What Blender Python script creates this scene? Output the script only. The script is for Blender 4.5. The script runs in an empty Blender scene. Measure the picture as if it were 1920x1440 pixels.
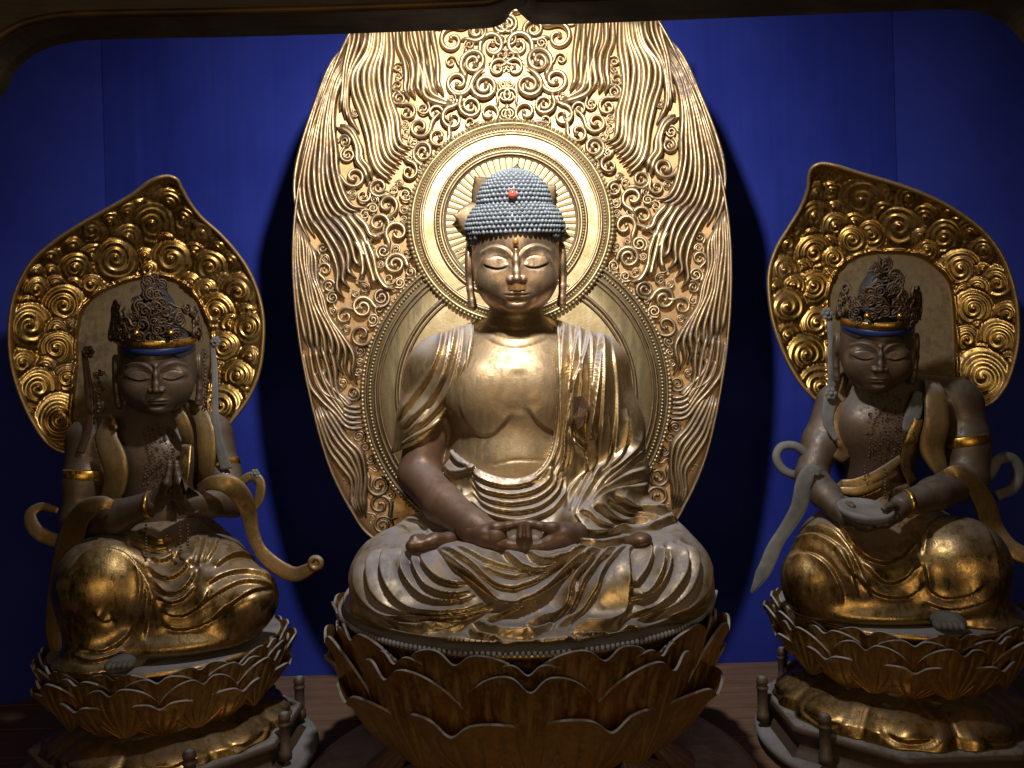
import bpy, bmesh, math, random
import numpy as np
from mathutils import Vector, Matrix

# ------------------------------------------------------------------ camera, world, lamps, exposure
S = bpy.context.scene
COL = S.collection
R = math.radians
FOC = 1536.0            # focal length in drawing units (1920 wide)
CD = 1.536              # distance from the camera to the plane Y = 0 (m)
ROLL = R(1.7)
cam_d = bpy.data.cameras.new("camera")
cam_d.sensor_width = 36.0
cam_d.lens = 36.0 * FOC / 1920.0
cam_d.clip_start = 0.02
cam_d.clip_end = 50.0
cam = bpy.data.objects.new("camera", cam_d)
COL.objects.link(cam)
cam.location = (0, -CD, 0)
cam.matrix_world = Matrix.Translation((0, -CD, 0)) @ Matrix.Rotation(ROLL, 4, 'Y') @ Matrix.Rotation(R(90), 4, 'X')
S.camera = cam

W = bpy.data.worlds.new("World")
S.world = W
W.use_nodes = True
W.node_tree.nodes["Background"].inputs[0].default_value = (0.55, 0.5, 0.45, 1)
W.node_tree.nodes["Background"].inputs[1].default_value = 0.012


def lamp(name, kind, loc, target, energy, color, size, spot=None, blend=1.0, sy=None):
    d = bpy.data.lights.new(name, kind)
    d.energy = energy
    d.color = color
    if kind == 'SPOT':
        d.spot_size = R(spot)
        d.spot_blend = blend
        d.shadow_soft_size = size
    elif kind == 'AREA':
        d.shape = 'RECTANGLE' if sy else 'DISK'
        d.size = size
        if sy:
            d.size_y = sy
    else:
        d.shadow_soft_size = size
    o = bpy.data.objects.new(name, d)
    COL.objects.link(o)
    o.location = loc
    o.rotation_euler = (Vector(target) - Vector(loc)).to_track_quat('-Z', 'Y').to_euler()
    o["kind"] = "helper"
    return o


lamp("ceiling_spotlight", 'SPOT', (0.0, -0.58, 0.80), (0.0, 0.30, 0.34), 90.0, (1.0, 0.985, 0.965), 0.035, spot=120, blend=1.0)
lamp("hall_glow", 'AREA', (0.1, -3.0, 0.1), (0, 0.0, -0.3), 15.0, (1.0, 0.74, 0.44), 2.2, sy=1.0)

S.view_settings.view_transform = 'Standard'
S.view_settings.look = 'None'
S.view_settings.exposure = 0.0
S.view_settings.gamma = 1.0
S.cycles.max_bounces = 8
S.cycles.use_denoising = True

# ------------------------------------------------------------------ helpers
CR, SR = math.cos(ROLL), math.sin(ROLL)


def at(px, py, Y):
    """front-elevation drawing point -> world point on the vertical plane Y"""
    px = np.asarray(px, float); py = np.asarray(py, float); Y = np.asarray(Y, float)
    dx = px - 960.0; dy = 720.0 - py
    k = (CD + Y) / FOC
    return np.stack(np.broadcast_arrays((dx * CR + dy * SR) * k, Y, (-dx * SR + dy * CR) * k), -1)


def front_y(field, px, py, y0=-0.3, y1=0.3):
    """depth of the first surface of a field met along the sight line of a drawing point"""
    Y = np.arange(y0, y1, 0.002)
    Q = at(px, py, Y)
    i = np.round((Q - field.lo) / field.h).astype(int)
    ok = ((i >= 0) & (i < field.n)).all(1)
    i = np.clip(i, 0, field.n - 1)
    d = np.where(ok, field.d[i[:, 0], i[:, 1], i[:, 2]], 1)
    k = np.nonzero(d < 0)[0]
    return Y[k[0]] if len(k) else None


def to_px(P):
    P = np.asarray(P)
    k = FOC / (CD + P[..., 1])
    x = P[..., 0] * k; z = P[..., 2] * k
    return 960 + x * CR - z * SR, 720 - (x * SR + z * CR)


def m_at(r, Y):
    return r * (CD + Y) / FOC


rng = np.random.default_rng(7)


def spline(pts, n=None, step=3.0, closed=False):
    """Catmull-Rom through points, resampled evenly"""
    P = np.asarray(pts, float)
    if closed:
        P = np.vstack([P[-1], P, P[0], P[1]])
    else:
        P = np.vstack([2 * P[0] - P[1], P, 2 * P[-1] - P[-2]])
    out = []
    for i in range(1, len(P) - 2):
        t = np.linspace(0, 1, 16, endpoint=False)[:, None]
        a, b, c, d = P[i - 1], P[i], P[i + 1], P[i + 2]
        out.append(0.5 * (2 * b + (c - a) * t + (2 * a - 5 * b + 4 * c - d) * t ** 2 + (3 * b - a - 3 * c + d) * t ** 3))
    out.append(P[-2][None])
    Q = np.vstack(out)
    L = np.concatenate([[0], np.cumsum(np.linalg.norm(np.diff(Q, axis=0), axis=1))])
    if n is None:
        n = max(3, int(L[-1] / step) + 1)
    s = np.linspace(0, L[-1], n)
    return np.stack([np.interp(s, L, Q[:, k]) for k in range(Q.shape[1])], 1)


# ---- mesh building
def mesh_np(name, V, F, smooth=True):
    me = bpy.data.meshes.new(name)
    V = np.asarray(V, np.float32)
    if isinstance(F, np.ndarray):
        nf, k = F.shape
        me.vertices.add(len(V)); me.vertices.foreach_set('co', V.ravel())
        me.loops.add(nf * k); me.loops.foreach_set('vertex_index', F.astype(np.int32).ravel())
        me.polygons.add(nf)
        me.polygons.foreach_set('loop_start', np.arange(0, nf * k, k, dtype=np.int32))
        me.update(calc_edges=True)
        me.validate()
    else:
        me.from_pydata(V.tolist(), [], F)
        me.update()
    if smooth:
        me.polygons.foreach_set('use_smooth', np.ones(len(me.polygons), bool))
    return me


def link(name, me, mat, parent=None):
    o = bpy.data.objects.new(name, me)
    COL.objects.link(o)
    if mat is not None and me is not None and len(me.materials) == 0:
        me.materials.append(mat)
    if parent is not None:
        o.parent = parent
    return o


def tag(o, label, cat, group=None):
    o["label"] = label
    o["category"] = cat
    if group:
        o["group"] = group
    return o


def thing(name, label, cat, group=None, loc=(0, 0, 0)):
    o = bpy.data.objects.new(name, None)
    o.empty_display_size = 0.02
    COL.objects.link(o)
    o.location = loc
    return tag(o, label, cat, group)


def part(name, V, F, mat, parent, smooth=True):
    """world-space mesh put under a thing whose origin is at parent.location"""
    V = np.asarray(V, float)
    p = parent
    off = np.zeros(3)
    while p is not None:
        off += np.array(p.location)
        p = p.parent
    return link(name, mesh_np(name, V - off, F, smooth), mat, parent)


class MB:
    """collects pieces of mesh"""
    def __init__(s):
        s.V = []; s.F = []; s.n = 0

    def add(s, V, F):
        V = np.asarray(V, float)
        s.V.append(V)
        for f in F:
            s.F.append([i + s.n for i in f])
        s.n += len(V)
        return s

    def out(s):
        return np.vstack(s.V), s.F


def grid_faces(nu, nv, cu=False, cv=False):
    f = []
    for i in range(nu if cu else nu - 1):
        for j in range(nv if cv else nv - 1):
            a = i * nv + j; b = ((i + 1) % nu) * nv + j
            c = ((i + 1) % nu) * nv + (j + 1) % nv; d = i * nv + (j + 1) % nv
            f.append([a, b, c, d])
    return f


def lathe(prof, n=64, c=(0, 0, 0), cap=True, wob=None):
    prof = np.asarray(prof, float)
    t = np.linspace(0, 2 * math.pi, n, endpoint=False)
    V = np.zeros((n, len(prof), 3))
    rr = prof[None, :, 0] * np.ones((n, 1))
    if wob is not None:
        rr = rr * wob(t[:, None], prof[None, :, 1])
    V[..., 0] = c[0] + rr * np.sin(t)[:, None]
    V[..., 1] = c[1] - rr * np.cos(t)[:, None]
    V[..., 2] = c[2] + prof[None, :, 1]
    F = grid_faces(n, len(prof), cu=True)
    V = V.reshape(-1, 3)
    if cap:
        F.append([i * len(prof) for i in range(n)][::-1])
        F.append([i * len(prof) + len(prof) - 1 for i in range(n)])
    return V, F


def frames(P, up):
    """tangent / side / up frames along a path"""
    T = np.gradient(P, axis=0)
    T /= np.linalg.norm(T, axis=1)[:, None] + 1e-12
    up = np.broadcast_to(np.asarray(up, float), P.shape)
    Sd = np.cross(T, up)
    Sd /= np.linalg.norm(Sd, axis=1)[:, None] + 1e-9
    U = np.cross(Sd, T)
    return T, Sd, U


def sweep(P, ra, rb, up=(0, -1, 0), ns=8, expo=1.0, cap=True):
    """sweep an oval (half-width ra along the side, rb along up) along P"""
    P = np.asarray(P, float); n = len(P)
    T, Sd, U = frames(P, up)
    ra = np.broadcast_to(np.asarray(ra, float), n)[:, None, None]
    rb = np.broadcast_to(np.asarray(rb, float), n)[:, None, None]
    a = np.linspace(0, 2 * math.pi, ns, endpoint=False)
    ca = np.sign(np.cos(a)) * np.abs(np.cos(a)) ** expo
    sa = np.sign(np.sin(a)) * np.abs(np.sin(a)) ** expo
    V = P[:, None] + ra * ca[None, :, None] * Sd[:, None] + rb * sa[None, :, None] * U[:, None]
    F = grid_faces(n, ns, cv=True)
    if cap:
        F.append(list(range(ns)))
        F.append([(n - 1) * ns + i for i in range(ns)][::-1])
    return V.reshape(-1, 3), F


# ---- signed distance sculpting
class Field:
    def __init__(s, lo, hi, h):
        s.lo = np.asarray(lo, float); s.h = h
        s.n = np.ceil((np.asarray(hi, float) - s.lo) / h).astype(int) + 1
        s.ax = [(s.lo[k] + h * np.arange(s.n[k])).astype(np.float32) for k in range(3)]
        s.d = np.full(s.n, 0.2, np.float32)

    def sl(s, lo, hi):
        a = np.clip(np.floor((np.asarray(lo) - s.lo) / s.h).astype(int), 0, s.n)
        b = np.clip(np.ceil((np.asarray(hi) - s.lo) / s.h).astype(int) + 1, 0, s.n)
        return tuple(slice(a[k], max(a[k], b[k])) for k in range(3))

    def pts(s, sl):
        return (s.ax[0][sl[0]][:, None, None], s.ax[1][sl[1]][None, :, None], s.ax[2][sl[2]][None, None, :])

    def _mix(s, sl, d, k, op):
        D = s.d[sl]
        if op == 'sub':
            if k > 0:
                h = np.clip(0.5 - 0.5 * (D + d) / k, 0, 1)
                s.d[sl] = D * (1 - h) - d * h + k * h * (1 - h)
            else:
                s.d[sl] = np.maximum(D, -d)
            return
        if k > 0:
            h = np.clip(0.5 + 0.5 * (D - d) / k, 0, 1)
            s.d[sl] = D + (d - D) * h - k * h * (1 - h)
        else:
            s.d[sl] = np.minimum(D, d)

    def ell(s, c, r, k=0.02, rot=None, op='add'):
        c = np.asarray(c, float); r = np.asarray(r, float)
        m = (r.max() if rot is not None else r) + 2.2 * max(k, s.h * 3)
        sl = s.sl(c - m, c + m)
        X, Y, Z = s.pts(sl)
        x, y, z = X - c[0], Y - c[1], Z - c[2]
        if rot is not None:
            M = np.array(rot.inverted())
            x, y, z = (M[0][0] * x + M[0][1] * y + M[0][2] * z, M[1][0] * x + M[1][1] * y + M[1][2] * z, M[2][0] * x + M[2][1] * y + M[2][2] * z)
        k0 = np.sqrt((x / r[0]) ** 2 + (y / r[1]) ** 2 + (z / r[2]) ** 2)
        k1 = np.sqrt((x / r[0] ** 2) ** 2 + (y / r[1] ** 2) ** 2 + (z / r[2] ** 2) ** 2) + 1e-9
        d = (k0 * (k0 - 1) / k1).astype(np.float32)
        d = np.where(k0 < 1e-3, -r.min(), d)
        s._mix(sl, d, k, op)
        return s

    def cap(s, a, b, ra, rb, k=0.02, op='add'):
        a = np.asarray(a, float); b = np.asarray(b, float)
        m = max(ra, rb) + 2.2 * max(k, s.h * 3)
        sl = s.sl(np.minimum(a, b) - m, np.maximum(a, b) + m)
        X, Y, Z = s.pts(sl)
        ba = b - a; L = float(ba @ ba) + 1e-12
        t = np.clip(((X - a[0]) * ba[0] + (Y - a[1]) * ba[1] + (Z - a[2]) * ba[2]) / L, 0, 1)
        d = np.sqrt((X - a[0] - t * ba[0]) ** 2 + (Y - a[1] - t * ba[1]) ** 2 + (Z - a[2] - t * ba[2]) ** 2) - (ra + t * (rb - ra))
        s._mix(sl, d.astype(np.float32), k, op)
        return s

    def chain(s, P, r, k=0.01, op='add'):
        for i in range(len(P) - 1):
            s.cap(P[i], P[i + 1], r[i], r[i + 1], k, op)
        return s

    def mesh(s, smooth=2):
        return surface_nets(s.d, s.lo, s.h, smooth)


def field_box(P, pad, h):
    Q = np.array([at(*q) for q in P])
    return Field(Q.min(0) - pad, Q.max(0) + pad, h)


def surface_nets(d, lo, h, smooth=2):
    s = d < 0
    nx, ny, nz = d.shape
    cnt = np.zeros((nx - 1, ny - 1, nz - 1), np.uint8)
    for i in (0, 1):
        for j in (0, 1):
            for k in (0, 1):
                cnt += s[i:nx - 1 + i, j:ny - 1 + j, k:nz - 1 + k]
    act = (cnt > 0) & (cnt < 8)
    I, J, K = np.nonzero(act)
    idx = np.full(act.shape, -1, np.int32)
    idx[I, J, K] = np.arange(len(I))
    cor = [(i, j, k) for i in (0, 1) for j in (0, 1) for k in (0, 1)]
    dv = {c: d[I + c[0], J + c[1], K + c[2]] for c in cor}
    P = np.zeros((len(I), 3)); C = np.zeros(len(I))
    for a in cor:
        for ax in range(3):
            if a[ax] == 0:
                b = list(a); b[ax] = 1; b = tuple(b)
                da, db = dv[a], dv[b]
                m = (da < 0) != (db < 0)
                t = np.where(m, da / np.where(m, da - db, 1), 0)
                for q in range(3):
                    P[:, q] += m * (a[q] + (t if q == ax else 0))
                C += m
    P /= C[:, None]
    V = (np.stack([I, J, K], 1) + P) * h + np.asarray(lo)
    Q = []
    for ax in range(3):
        u, v = (ax + 1) % 3, (ax + 2) % 3
        sl0 = [slice(1, -1)] * 3; sl1 = [slice(1, -1)] * 3
        sl0[ax] = slice(0, -1); sl1[ax] = slice(1, None)
        A = s[tuple(sl0)]; B = s[tuple(sl1)]
        e = np.nonzero(A != B)
        base = [e[q].copy() for q in range(3)]
        for q in range(3):
            if q != ax:
                base[q] = base[q] + 1
        fl = A[e]

        def cell(du, dv_):
            c = [b.copy() for b in base]
            c[u] -= du; c[v] -= dv_
            return idx[c[0], c[1], c[2]]
        q4 = np.stack([cell(1, 1), cell(0, 1), cell(0, 0), cell(1, 0)], 1)
        q4[~fl] = q4[~fl][:, ::-1]
        Q.append(q4)
    F = np.vstack(Q)
    F = F[(F >= 0).all(1)]
    if smooth:
        V = laplace(V, F, smooth)
    return V, F


def laplace(V, F, it, lam=0.6):
    n = len(V)
    E = np.vstack([F[:, [i, (i + 1) % F.shape[1]]] for i in range(F.shape[1])])
    E = np.vstack([E, E[:, ::-1]])
    deg = np.bincount(E[:, 0], minlength=n).astype(float)
    deg[deg == 0] = 1
    for q in range(it):
        for l in ((lam, -lam * 1.02) if it > 1 else (lam,)):
            M = np.stack([np.bincount(E[:, 0], weights=V[E[:, 1], k], minlength=n) for k in range(3)], 1) / deg[:, None]
            V = V + l * (M - V)
    return V


def vnormals(V, F):
    a, b, c, d = (V[F[:, i]] for i in range(4))
    fn = np.cross(c - a, d - b)
    N = np.zeros_like(V)
    for i in range(4):
        for k in range(3):
            N[:, k] += np.bincount(F[:, i], weights=fn[:, k], minlength=len(V))
    return N / (np.linalg.norm(N, axis=1)[:, None] + 1e-12)


class Relief:
    """a carving drawing: strokes with a lip on one side and a hollow on the other, in front-elevation units"""
    def __init__(s, x0, y0, x1, y1):
        s.x0, s.y0 = x0, y0
        s.h = np.zeros((int(y1 - y0), int(x1 - x0)), np.float32)

    def dist(s, pts, reach, step=3.0):
        P = spline(pts, step=step)
        H, Wd = s.h.shape
        lo = np.maximum(np.floor(P.min(0) - reach - [s.x0, s.y0]).astype(int), 0)
        hi = np.minimum(np.ceil(P.max(0) + reach - [s.x0, s.y0]).astype(int), [Wd, H])
        if (hi <= lo).any():
            return None
        gx, gy = np.meshgrid(np.arange(lo[0], hi[0]) + s.x0, np.arange(lo[1], hi[1]) + s.y0)
        best = np.full(gx.shape, 1e9); sg = np.zeros(gx.shape); tt = np.zeros(gx.shape)
        n = len(P) - 1
        for i in range(n):
            a, b = P[i], P[i + 1]
            ab = b - a; L = ab @ ab + 1e-9
            rx, ry = gx - a[0], gy - a[1]
            t = np.clip((rx * ab[0] + ry * ab[1]) / L, 0, 1)
            ex, ey = rx - t * ab[0], ry - t * ab[1]
            d2 = ex * ex + ey * ey
            m = d2 < best
            best = np.where(m, d2, best)
            sg = np.where(m, np.sign(ab[0] * ry - ab[1] * rx), sg)
            tt = np.where(m, (i + t) / n, tt)
        return np.sqrt(best), sg, tt, (slice(lo[1], hi[1]), slice(lo[0], hi[0]))

    def stroke(s, pts, amp, sgn=1, wl=14, wh=7, g=0.7, taper=0.14, edge=1.6):
        q = s.dist(pts, 3.2 * max(wl, wh))
        if q is None:
            return
        d, sg, t, sl = q
        sd = d * sg * sgn
        m = 0.5 * (1 + np.tanh(sd / edge))
        f = amp * (m * np.exp(-(d / wl) ** 1.3) - (1 - m) * g * np.exp(-(d / wh) ** 1.3))
        f *= np.clip(np.minimum(t, 1 - t) / taper, 0, 1)
        s.h[sl] += f.astype(np.float32)

    def groove(s, pts, amp, w, taper=0.12):
        q = s.dist(pts, 3 * w)
        if q is None:
            return
        d, sg, t, sl = q
        s.h[sl] -= (amp * np.exp(-(d / w) ** 2) * np.clip(np.minimum(t, 1 - t) / taper, 0, 1)).astype(np.float32)

    def sample(s, px, py):
        H, Wd = s.h.shape
        x = np.clip(px - s.x0, 0, Wd - 1.01); y = np.clip(py - s.y0, 0, H - 1.01)
        i = x.astype(int); j = y.astype(int); fx = x - i; fy = y - j
        a = s.h
        return (a[j, i] * (1 - fx) + a[j, i + 1] * fx) * (1 - fy) + (a[j + 1, i] * (1 - fx) + a[j + 1, i + 1] * fx) * fy

    def carve(s, V, F):
        N = vnormals(V, F)
        px, py = to_px(V)
        toc = np.array([0, -CD, 0]) - V
        toc /= np.linalg.norm(toc, axis=1)[:, None]
        w = np.clip((N * toc).sum(1) * 2.2, 0, 1)
        return V + N * (s.sample(px, py) * w)[:, None]


def poly_sd(poly, px, py):
    """signed distance (negative inside) to a closed drawing polygon, at arrays of points"""
    P = spline(poly, step=6, closed=True)
    d2 = np.full(px.shape, 1e12, np.float32); ins = np.zeros(px.shape, bool)
    n = len(P)
    for i in range(n):
        a, b = P[i], P[(i + 1) % n]
        ab = b - a; L = ab @ ab + 1e-9
        rx, ry = px - a[0], py - a[1]
        t = np.clip((rx * ab[0] + ry * ab[1]) / L, 0, 1)
        d2 = np.minimum(d2, (rx - t * ab[0]) ** 2 + (ry - t * ab[1]) ** 2)
        if a[1] != b[1]:
            c = ((a[1] > py) != (b[1] > py)) & (px < (b[0] - a[0]) * (py - a[1]) / (b[1] - a[1]) + a[0])
            ins ^= c
    return np.where(ins, -np.sqrt(d2), np.sqrt(d2))


def poly_cut(poly, PX, PY):
    """same, read off a drawing raster (2 units) for big arrays"""
    Q = np.asarray(poly, float)
    x0, y0 = Q.min(0) - 60; x1, y1 = Q.max(0) + 60
    gx, gy = np.meshgrid(np.arange(x0, x1, 2.0), np.arange(y0, y1, 2.0))
    r = Relief(0, 0, 2, 2)
    r.x0 = r.y0 = 0
    r.h = poly_sd(poly, gx, gy).astype(np.float32)
    return r.sample((PX - x0) / 2, (PY - y0) / 2).astype(np.float32)


def zt(pts, ox, oy, sc):
    return [(ox + x / sc, oy + y / sc) for x, y in pts]


# ------------------------------------------------------------------ materials
def mat(name):
    m = bpy.data.materials.new(name)
    m.use_nodes = True
    nt = m.node_tree
    b = nt.nodes["Principled BSDF"]
    return m, nt, b


def nd(nt, typ, **kw):
    n = nt.nodes.new(typ)
    for k, v in kw.items():
        setattr(n, k, v)
    return n


def noise(nt, scale, detail=5, rough=0.6, vec=None):
    n = nd(nt, 'ShaderNodeTexNoise')
    n.inputs['Scale'].default_value = scale
    n.inputs['Detail'].default_value = detail
    n.inputs['Roughness'].default_value = rough
    if vec is None:
        tc = nt.nodes.get('TC') or nd(nt, 'ShaderNodeTexCoord', name='TC')
        vec = tc.outputs['Object']
    nt.links.new(vec, n.inputs['Vector'])
    return n.outputs[0]


def ramp(nt, fac, a, b, ca=0.0, cb=1.0):
    n = nd(nt, 'ShaderNodeMapRange')
    n.interpolation_type = 'SMOOTHSTEP'
    nt.links.new(fac, n.inputs[0])
    n.inputs[1].default_value = a; n.inputs[2].default_value = b
    n.inputs[3].default_value = ca; n.inputs[4].default_value = cb
    return n.outputs[0]


def mix(nt, fac, a, b):
    n = nd(nt, 'ShaderNodeMix', data_type='RGBA')
    if isinstance(fac, (int, float)):
        n.inputs[0].default_value = fac
    else:
        nt.links.new(fac, n.inputs[0])
    for v, i in ((a, 6), (b, 7)):
        if isinstance(v, tuple):
            n.inputs[i].default_value = v + (1,)
        else:
            nt.links.new(v, n.inputs[i])
    return n.outputs[2]


def mul(nt, a, b, op='MULTIPLY'):
    n = nd(nt, 'ShaderNodeMath', operation=op)
    for v, i in ((a, 0), (b, 1)):
        if isinstance(v, (int, float)):
            n.inputs[i].default_value = v
        else:
            nt.links.new(v, n.inputs[i])
    return n.outputs[0]


def gilt(name, gold=(0.72, 0.47, 0.17), worn=(0.20, 0.11, 0.05), dust=(0.30, 0.28, 0.29), dust_amt=0.5, worn_amt=0.35,
         rough=0.36, scale=1.0, dlo=0.35, dhi=0.95, metal=1.0, bump=0.15, seed=0.0, tint=None, alt=None, chipc=None):
    """gold leaf over lacquer: leaf worn away in patches, dust lying on faces that look up"""
    m, nt, b = mat(name)
    tc = nd(nt, 'ShaderNodeTexCoord', name='TC')
    mp = nd(nt, 'ShaderNodeMapping')
    mp.inputs['Location'].default_value = (seed, seed * 0.7, -seed)
    nt.links.new(tc.outputs['Object'], mp.inputs[0])
    v = mp.outputs[0]
    n1 = noise(nt, 7 * scale, 6, 0.65, v)
    n2 = noise(nt, 38 * scale, 5, 0.6, v)
    n3 = noise(nt, 160 * scale, 3, 0.6, v)
    ms = nd(nt, 'ShaderNodeMapping')
    ms.inputs['Location'].default_value = (seed, 1.3, 0.4)
    ms.inputs['Scale'].default_value = (1.0, 1.0, 0.16)
    nt.links.new(tc.outputs['Object'], ms.inputs[0])
    n4 = noise(nt, 70 * scale, 5, 0.7, ms.outputs[0])
    w = ramp(nt, mul(nt, mul(nt, n1, 0.55), mul(nt, mul(nt, n2, 0.25), mul(nt, n4, 0.2), 'ADD'), 'ADD'), 0.62 - 0.3 * worn_amt, 0.76 - 0.3 * worn_amt)
    chip = ramp(nt, n3, 0.66, 0.70)
    w = mul(nt, w, mul(nt, chip, 0.8), 'MAXIMUM')
    if chipc:
        wc = mix(nt, ramp(nt, mul(nt, mul(nt, n2, 0.6), mul(nt, n3, 0.4), 'ADD'), 0.57, 0.62), worn, chipc)
    else:
        wc = worn
    g2 = mix(nt, ramp(nt, n2, 0.3, 0.7), gold, tuple(c * s for c, s in zip(gold, (0.78, 0.72, 0.6))))
    col = mix(nt, w, g2, wc)
    if alt:
        aa = nd(nt, 'ShaderNodeAttribute', attribute_name='alt')
        col = mix(nt, aa.outputs['Fac'], col, mix(nt, w, alt[0], alt[1]))
    geo = nd(nt, 'ShaderNodeNewGeometry')
    sx = nd(nt, 'ShaderNodeSeparateXYZ')
    nt.links.new(geo.outputs['Normal'], sx.inputs[0])
    up = ramp(nt, sx.outputs[2], dlo, dhi)
    dn = ramp(nt, mul(nt, mul(nt, n1, 0.5), mul(nt, n2, 0.5), 'ADD'), 0.36, 0.6, 0.35, 1.0)
    du = mul(nt, mul(nt, up, dn), dust_amt)
    col = mix(nt, du, col, dust)
    if tint:
        at_ = nd(nt, 'ShaderNodeAttribute', attribute_name='paint')
        col = mix(nt, at_.outputs['Fac'], col, tint)
        du = mul(nt, du, at_.outputs['Fac'], 'MAXIMUM')
    nt.links.new(col, b.inputs['Base Color'])
    mt = mul(nt, metal, mul(nt, 1.0, mul(nt, du, mul(nt, w, 0.55), 'MAXIMUM'), 'SUBTRACT'))
    if alt:
        mt = mul(nt, mt, ramp(nt, aa.outputs['Fac'], 0.0, 1.0, 1.0, 0.5))
    nt.links.new(mt, b.inputs['Metallic'])
    rg = mul(nt, ramp(nt, n2, 0.2, 0.8, rough - 0.08, rough + 0.12), mul(nt, du, 0.35), 'ADD')
    rg = mul(nt, rg, ramp(nt, n4, 0.35, 0.7, -0.05, 0.10), 'ADD')
    nt.links.new(rg, b.inputs['Roughness'])
    bp = nd(nt, 'ShaderNodeBump')
    bp.inputs['Strength'].default_value = bump
    bp.inputs['Distance'].default_value = 0.002
    nt.links.new(mul(nt, n3, n2, 'ADD'), bp.inputs['Height'])
    nt.links.new(bp.outputs[0], b.inputs['Normal'])
    return m


def matte(name, c1, c2, scale=30, rough=0.7, metal=0.0, bump=0.2, spec=0.3):
    m, nt, b = mat(name)
    n1 = noise(nt, scale, 5, 0.6)
    n2 = noise(nt, scale * 6, 3, 0.6)
    nt.links.new(mix(nt, ramp(nt, n1, 0.3, 0.7), c1, c2), b.inputs['Base Color'])
    b.inputs['Roughness'].default_value = rough
    b.inputs['Metallic'].default_value = metal
    b.inputs['Specular IOR Level'].default_value = spec
    bp = nd(nt, 'ShaderNodeBump')
    bp.inputs['Strength'].default_value = bump
    bp.inputs['Distance'].default_value = 0.002
    nt.links.new(n2, bp.inputs['Height'])
    nt.links.new(bp.outputs[0], b.inputs['Normal'])
    return m


M = {}
M['skin'] = gilt('gilt_skin', gold=(0.35, 0.25, 0.14), worn=(0.20, 0.13, 0.085), dust=(0.30, 0.26, 0.25), dust_amt=0.3, worn_amt=0.4, rough=0.45, metal=0.8, scale=1.2, alt=((0.155, 0.082, 0.046), (0.09, 0.050, 0.032)))
M['face'] = gilt('gilt_face', gold=(0.45, 0.315, 0.205), worn=(0.36, 0.25, 0.165), dust=(0.36, 0.31, 0.30), dust_amt=0.45, worn_amt=0.15, rough=0.36, scale=1.4, tint=(0.02, 0.012, 0.01), metal=0.85)
M['arm'] = gilt('brown_lacquer_skin', gold=(0.155, 0.082, 0.046), worn=(0.09, 0.050, 0.032), dust=(0.20, 0.175, 0.175), dust_amt=0.35, worn_amt=0.5, rough=0.42, scale=1.6, metal=0.5)
M['robe'] = gilt('gilt_robe', gold=(0.48, 0.35, 0.18), worn=(0.17, 0.105, 0.058), dust=(0.30, 0.29, 0.325), dust_amt=0.80, worn_amt=0.42, rough=0.36, scale=1.0, dlo=0.15, dhi=0.85, metal=0.92)
M['halo'] = gilt('gilt_carving', gold=(0.53, 0.415, 0.26), worn=(0.22, 0.15, 0.095), dust=(0.36, 0.32, 0.30), dust_amt=0.6, worn_amt=0.22, rough=0.44, scale=0.8, dlo=0.2, dhi=0.9)
M['halo_edge'] = gilt('worn_dimmed_gilt_carving', chipc=(0.42, 0.28, 0.20), gold=(0.33, 0.24, 0.145), worn=(0.14, 0.095, 0.072), dust=(0.30, 0.26, 0.26), dust_amt=0.7, worn_amt=0.42, rough=0.45, scale=1.6, dlo=0.1, dhi=0.9)  # worn gilt; also used low on the halo to paint in lamp falloff
M['halo_board'] = gilt('gilt_board', gold=(0.52, 0.33, 0.16), worn=(0.24, 0.13, 0.06), dust=(0.4, 0.36, 0.33), dust_amt=0.2, worn_amt=0.12, rough=0.42, scale=1.0, metal=0.75)
M['ring'] = gilt('gilt_ring', gold=(0.52, 0.415, 0.235), worn=(0.26, 0.18, 0.11), dust=(0.38, 0.35, 0.32), dust_amt=0.3, worn_amt=0.05, rough=0.46, scale=1.0, metal=0.85)
M['petal'] = gilt('gilt_petal', gold=(0.52, 0.31, 0.10), worn=(0.25, 0.13, 0.05), dust=(0.36, 0.345, 0.36), dust_amt=1.0, worn_amt=0.42, rough=0.42, scale=2.2, dlo=0.75, dhi=0.95, tint=(0.035, 0.018, 0.008))
M['seat'] = matte('dusty_seat', (0.17, 0.155, 0.15), (0.26, 0.25, 0.26), 14, 0.85)
M['lip'] = matte('dusty_petal_edge', (0.12, 0.095, 0.07), (0.34, 0.33, 0.34), 26, 0.85)
M['drum'] = gilt('dusty_dark_wood', gold=(0.085, 0.055, 0.035), worn=(0.05, 0.034, 0.026), dust=(0.27, 0.26, 0.26), dust_amt=0.9, worn_amt=0.4, rough=0.55, scale=3, metal=0.1, dlo=0.6, dhi=0.95)
M['hair'] = gilt('blue_grey_hair', gold=(0.105, 0.122, 0.145), worn=(0.04, 0.045, 0.05), dust=(0.26, 0.28, 0.30), dust_amt=0.7, worn_amt=0.3, rough=0.45, scale=3, metal=0.0, dlo=0.1, dhi=0.9)

# ------------------------------------------------------------------ setting: walls, floor, frame
WY = 0.65
FZ = -0.761


def slab(name, pts, mt, thick=0.03, n=(0, 1, 0)):
    """flat quad wall pushed back by its thickness"""
    P = np.asarray(pts, float); Q = P + np.asarray(n) * thick
    V = np.vstack([P, Q])
    k = len(P)
    F = [list(range(k)), [k + i for i in range(k)][::-1]] + [[i, k + i, k + (i + 1) % k, (i + 1) % k] for i in range(k)]
    o = link(name, mesh_np(name, V, F, False), mt)
    o["kind"] = "structure"
    return o


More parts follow.
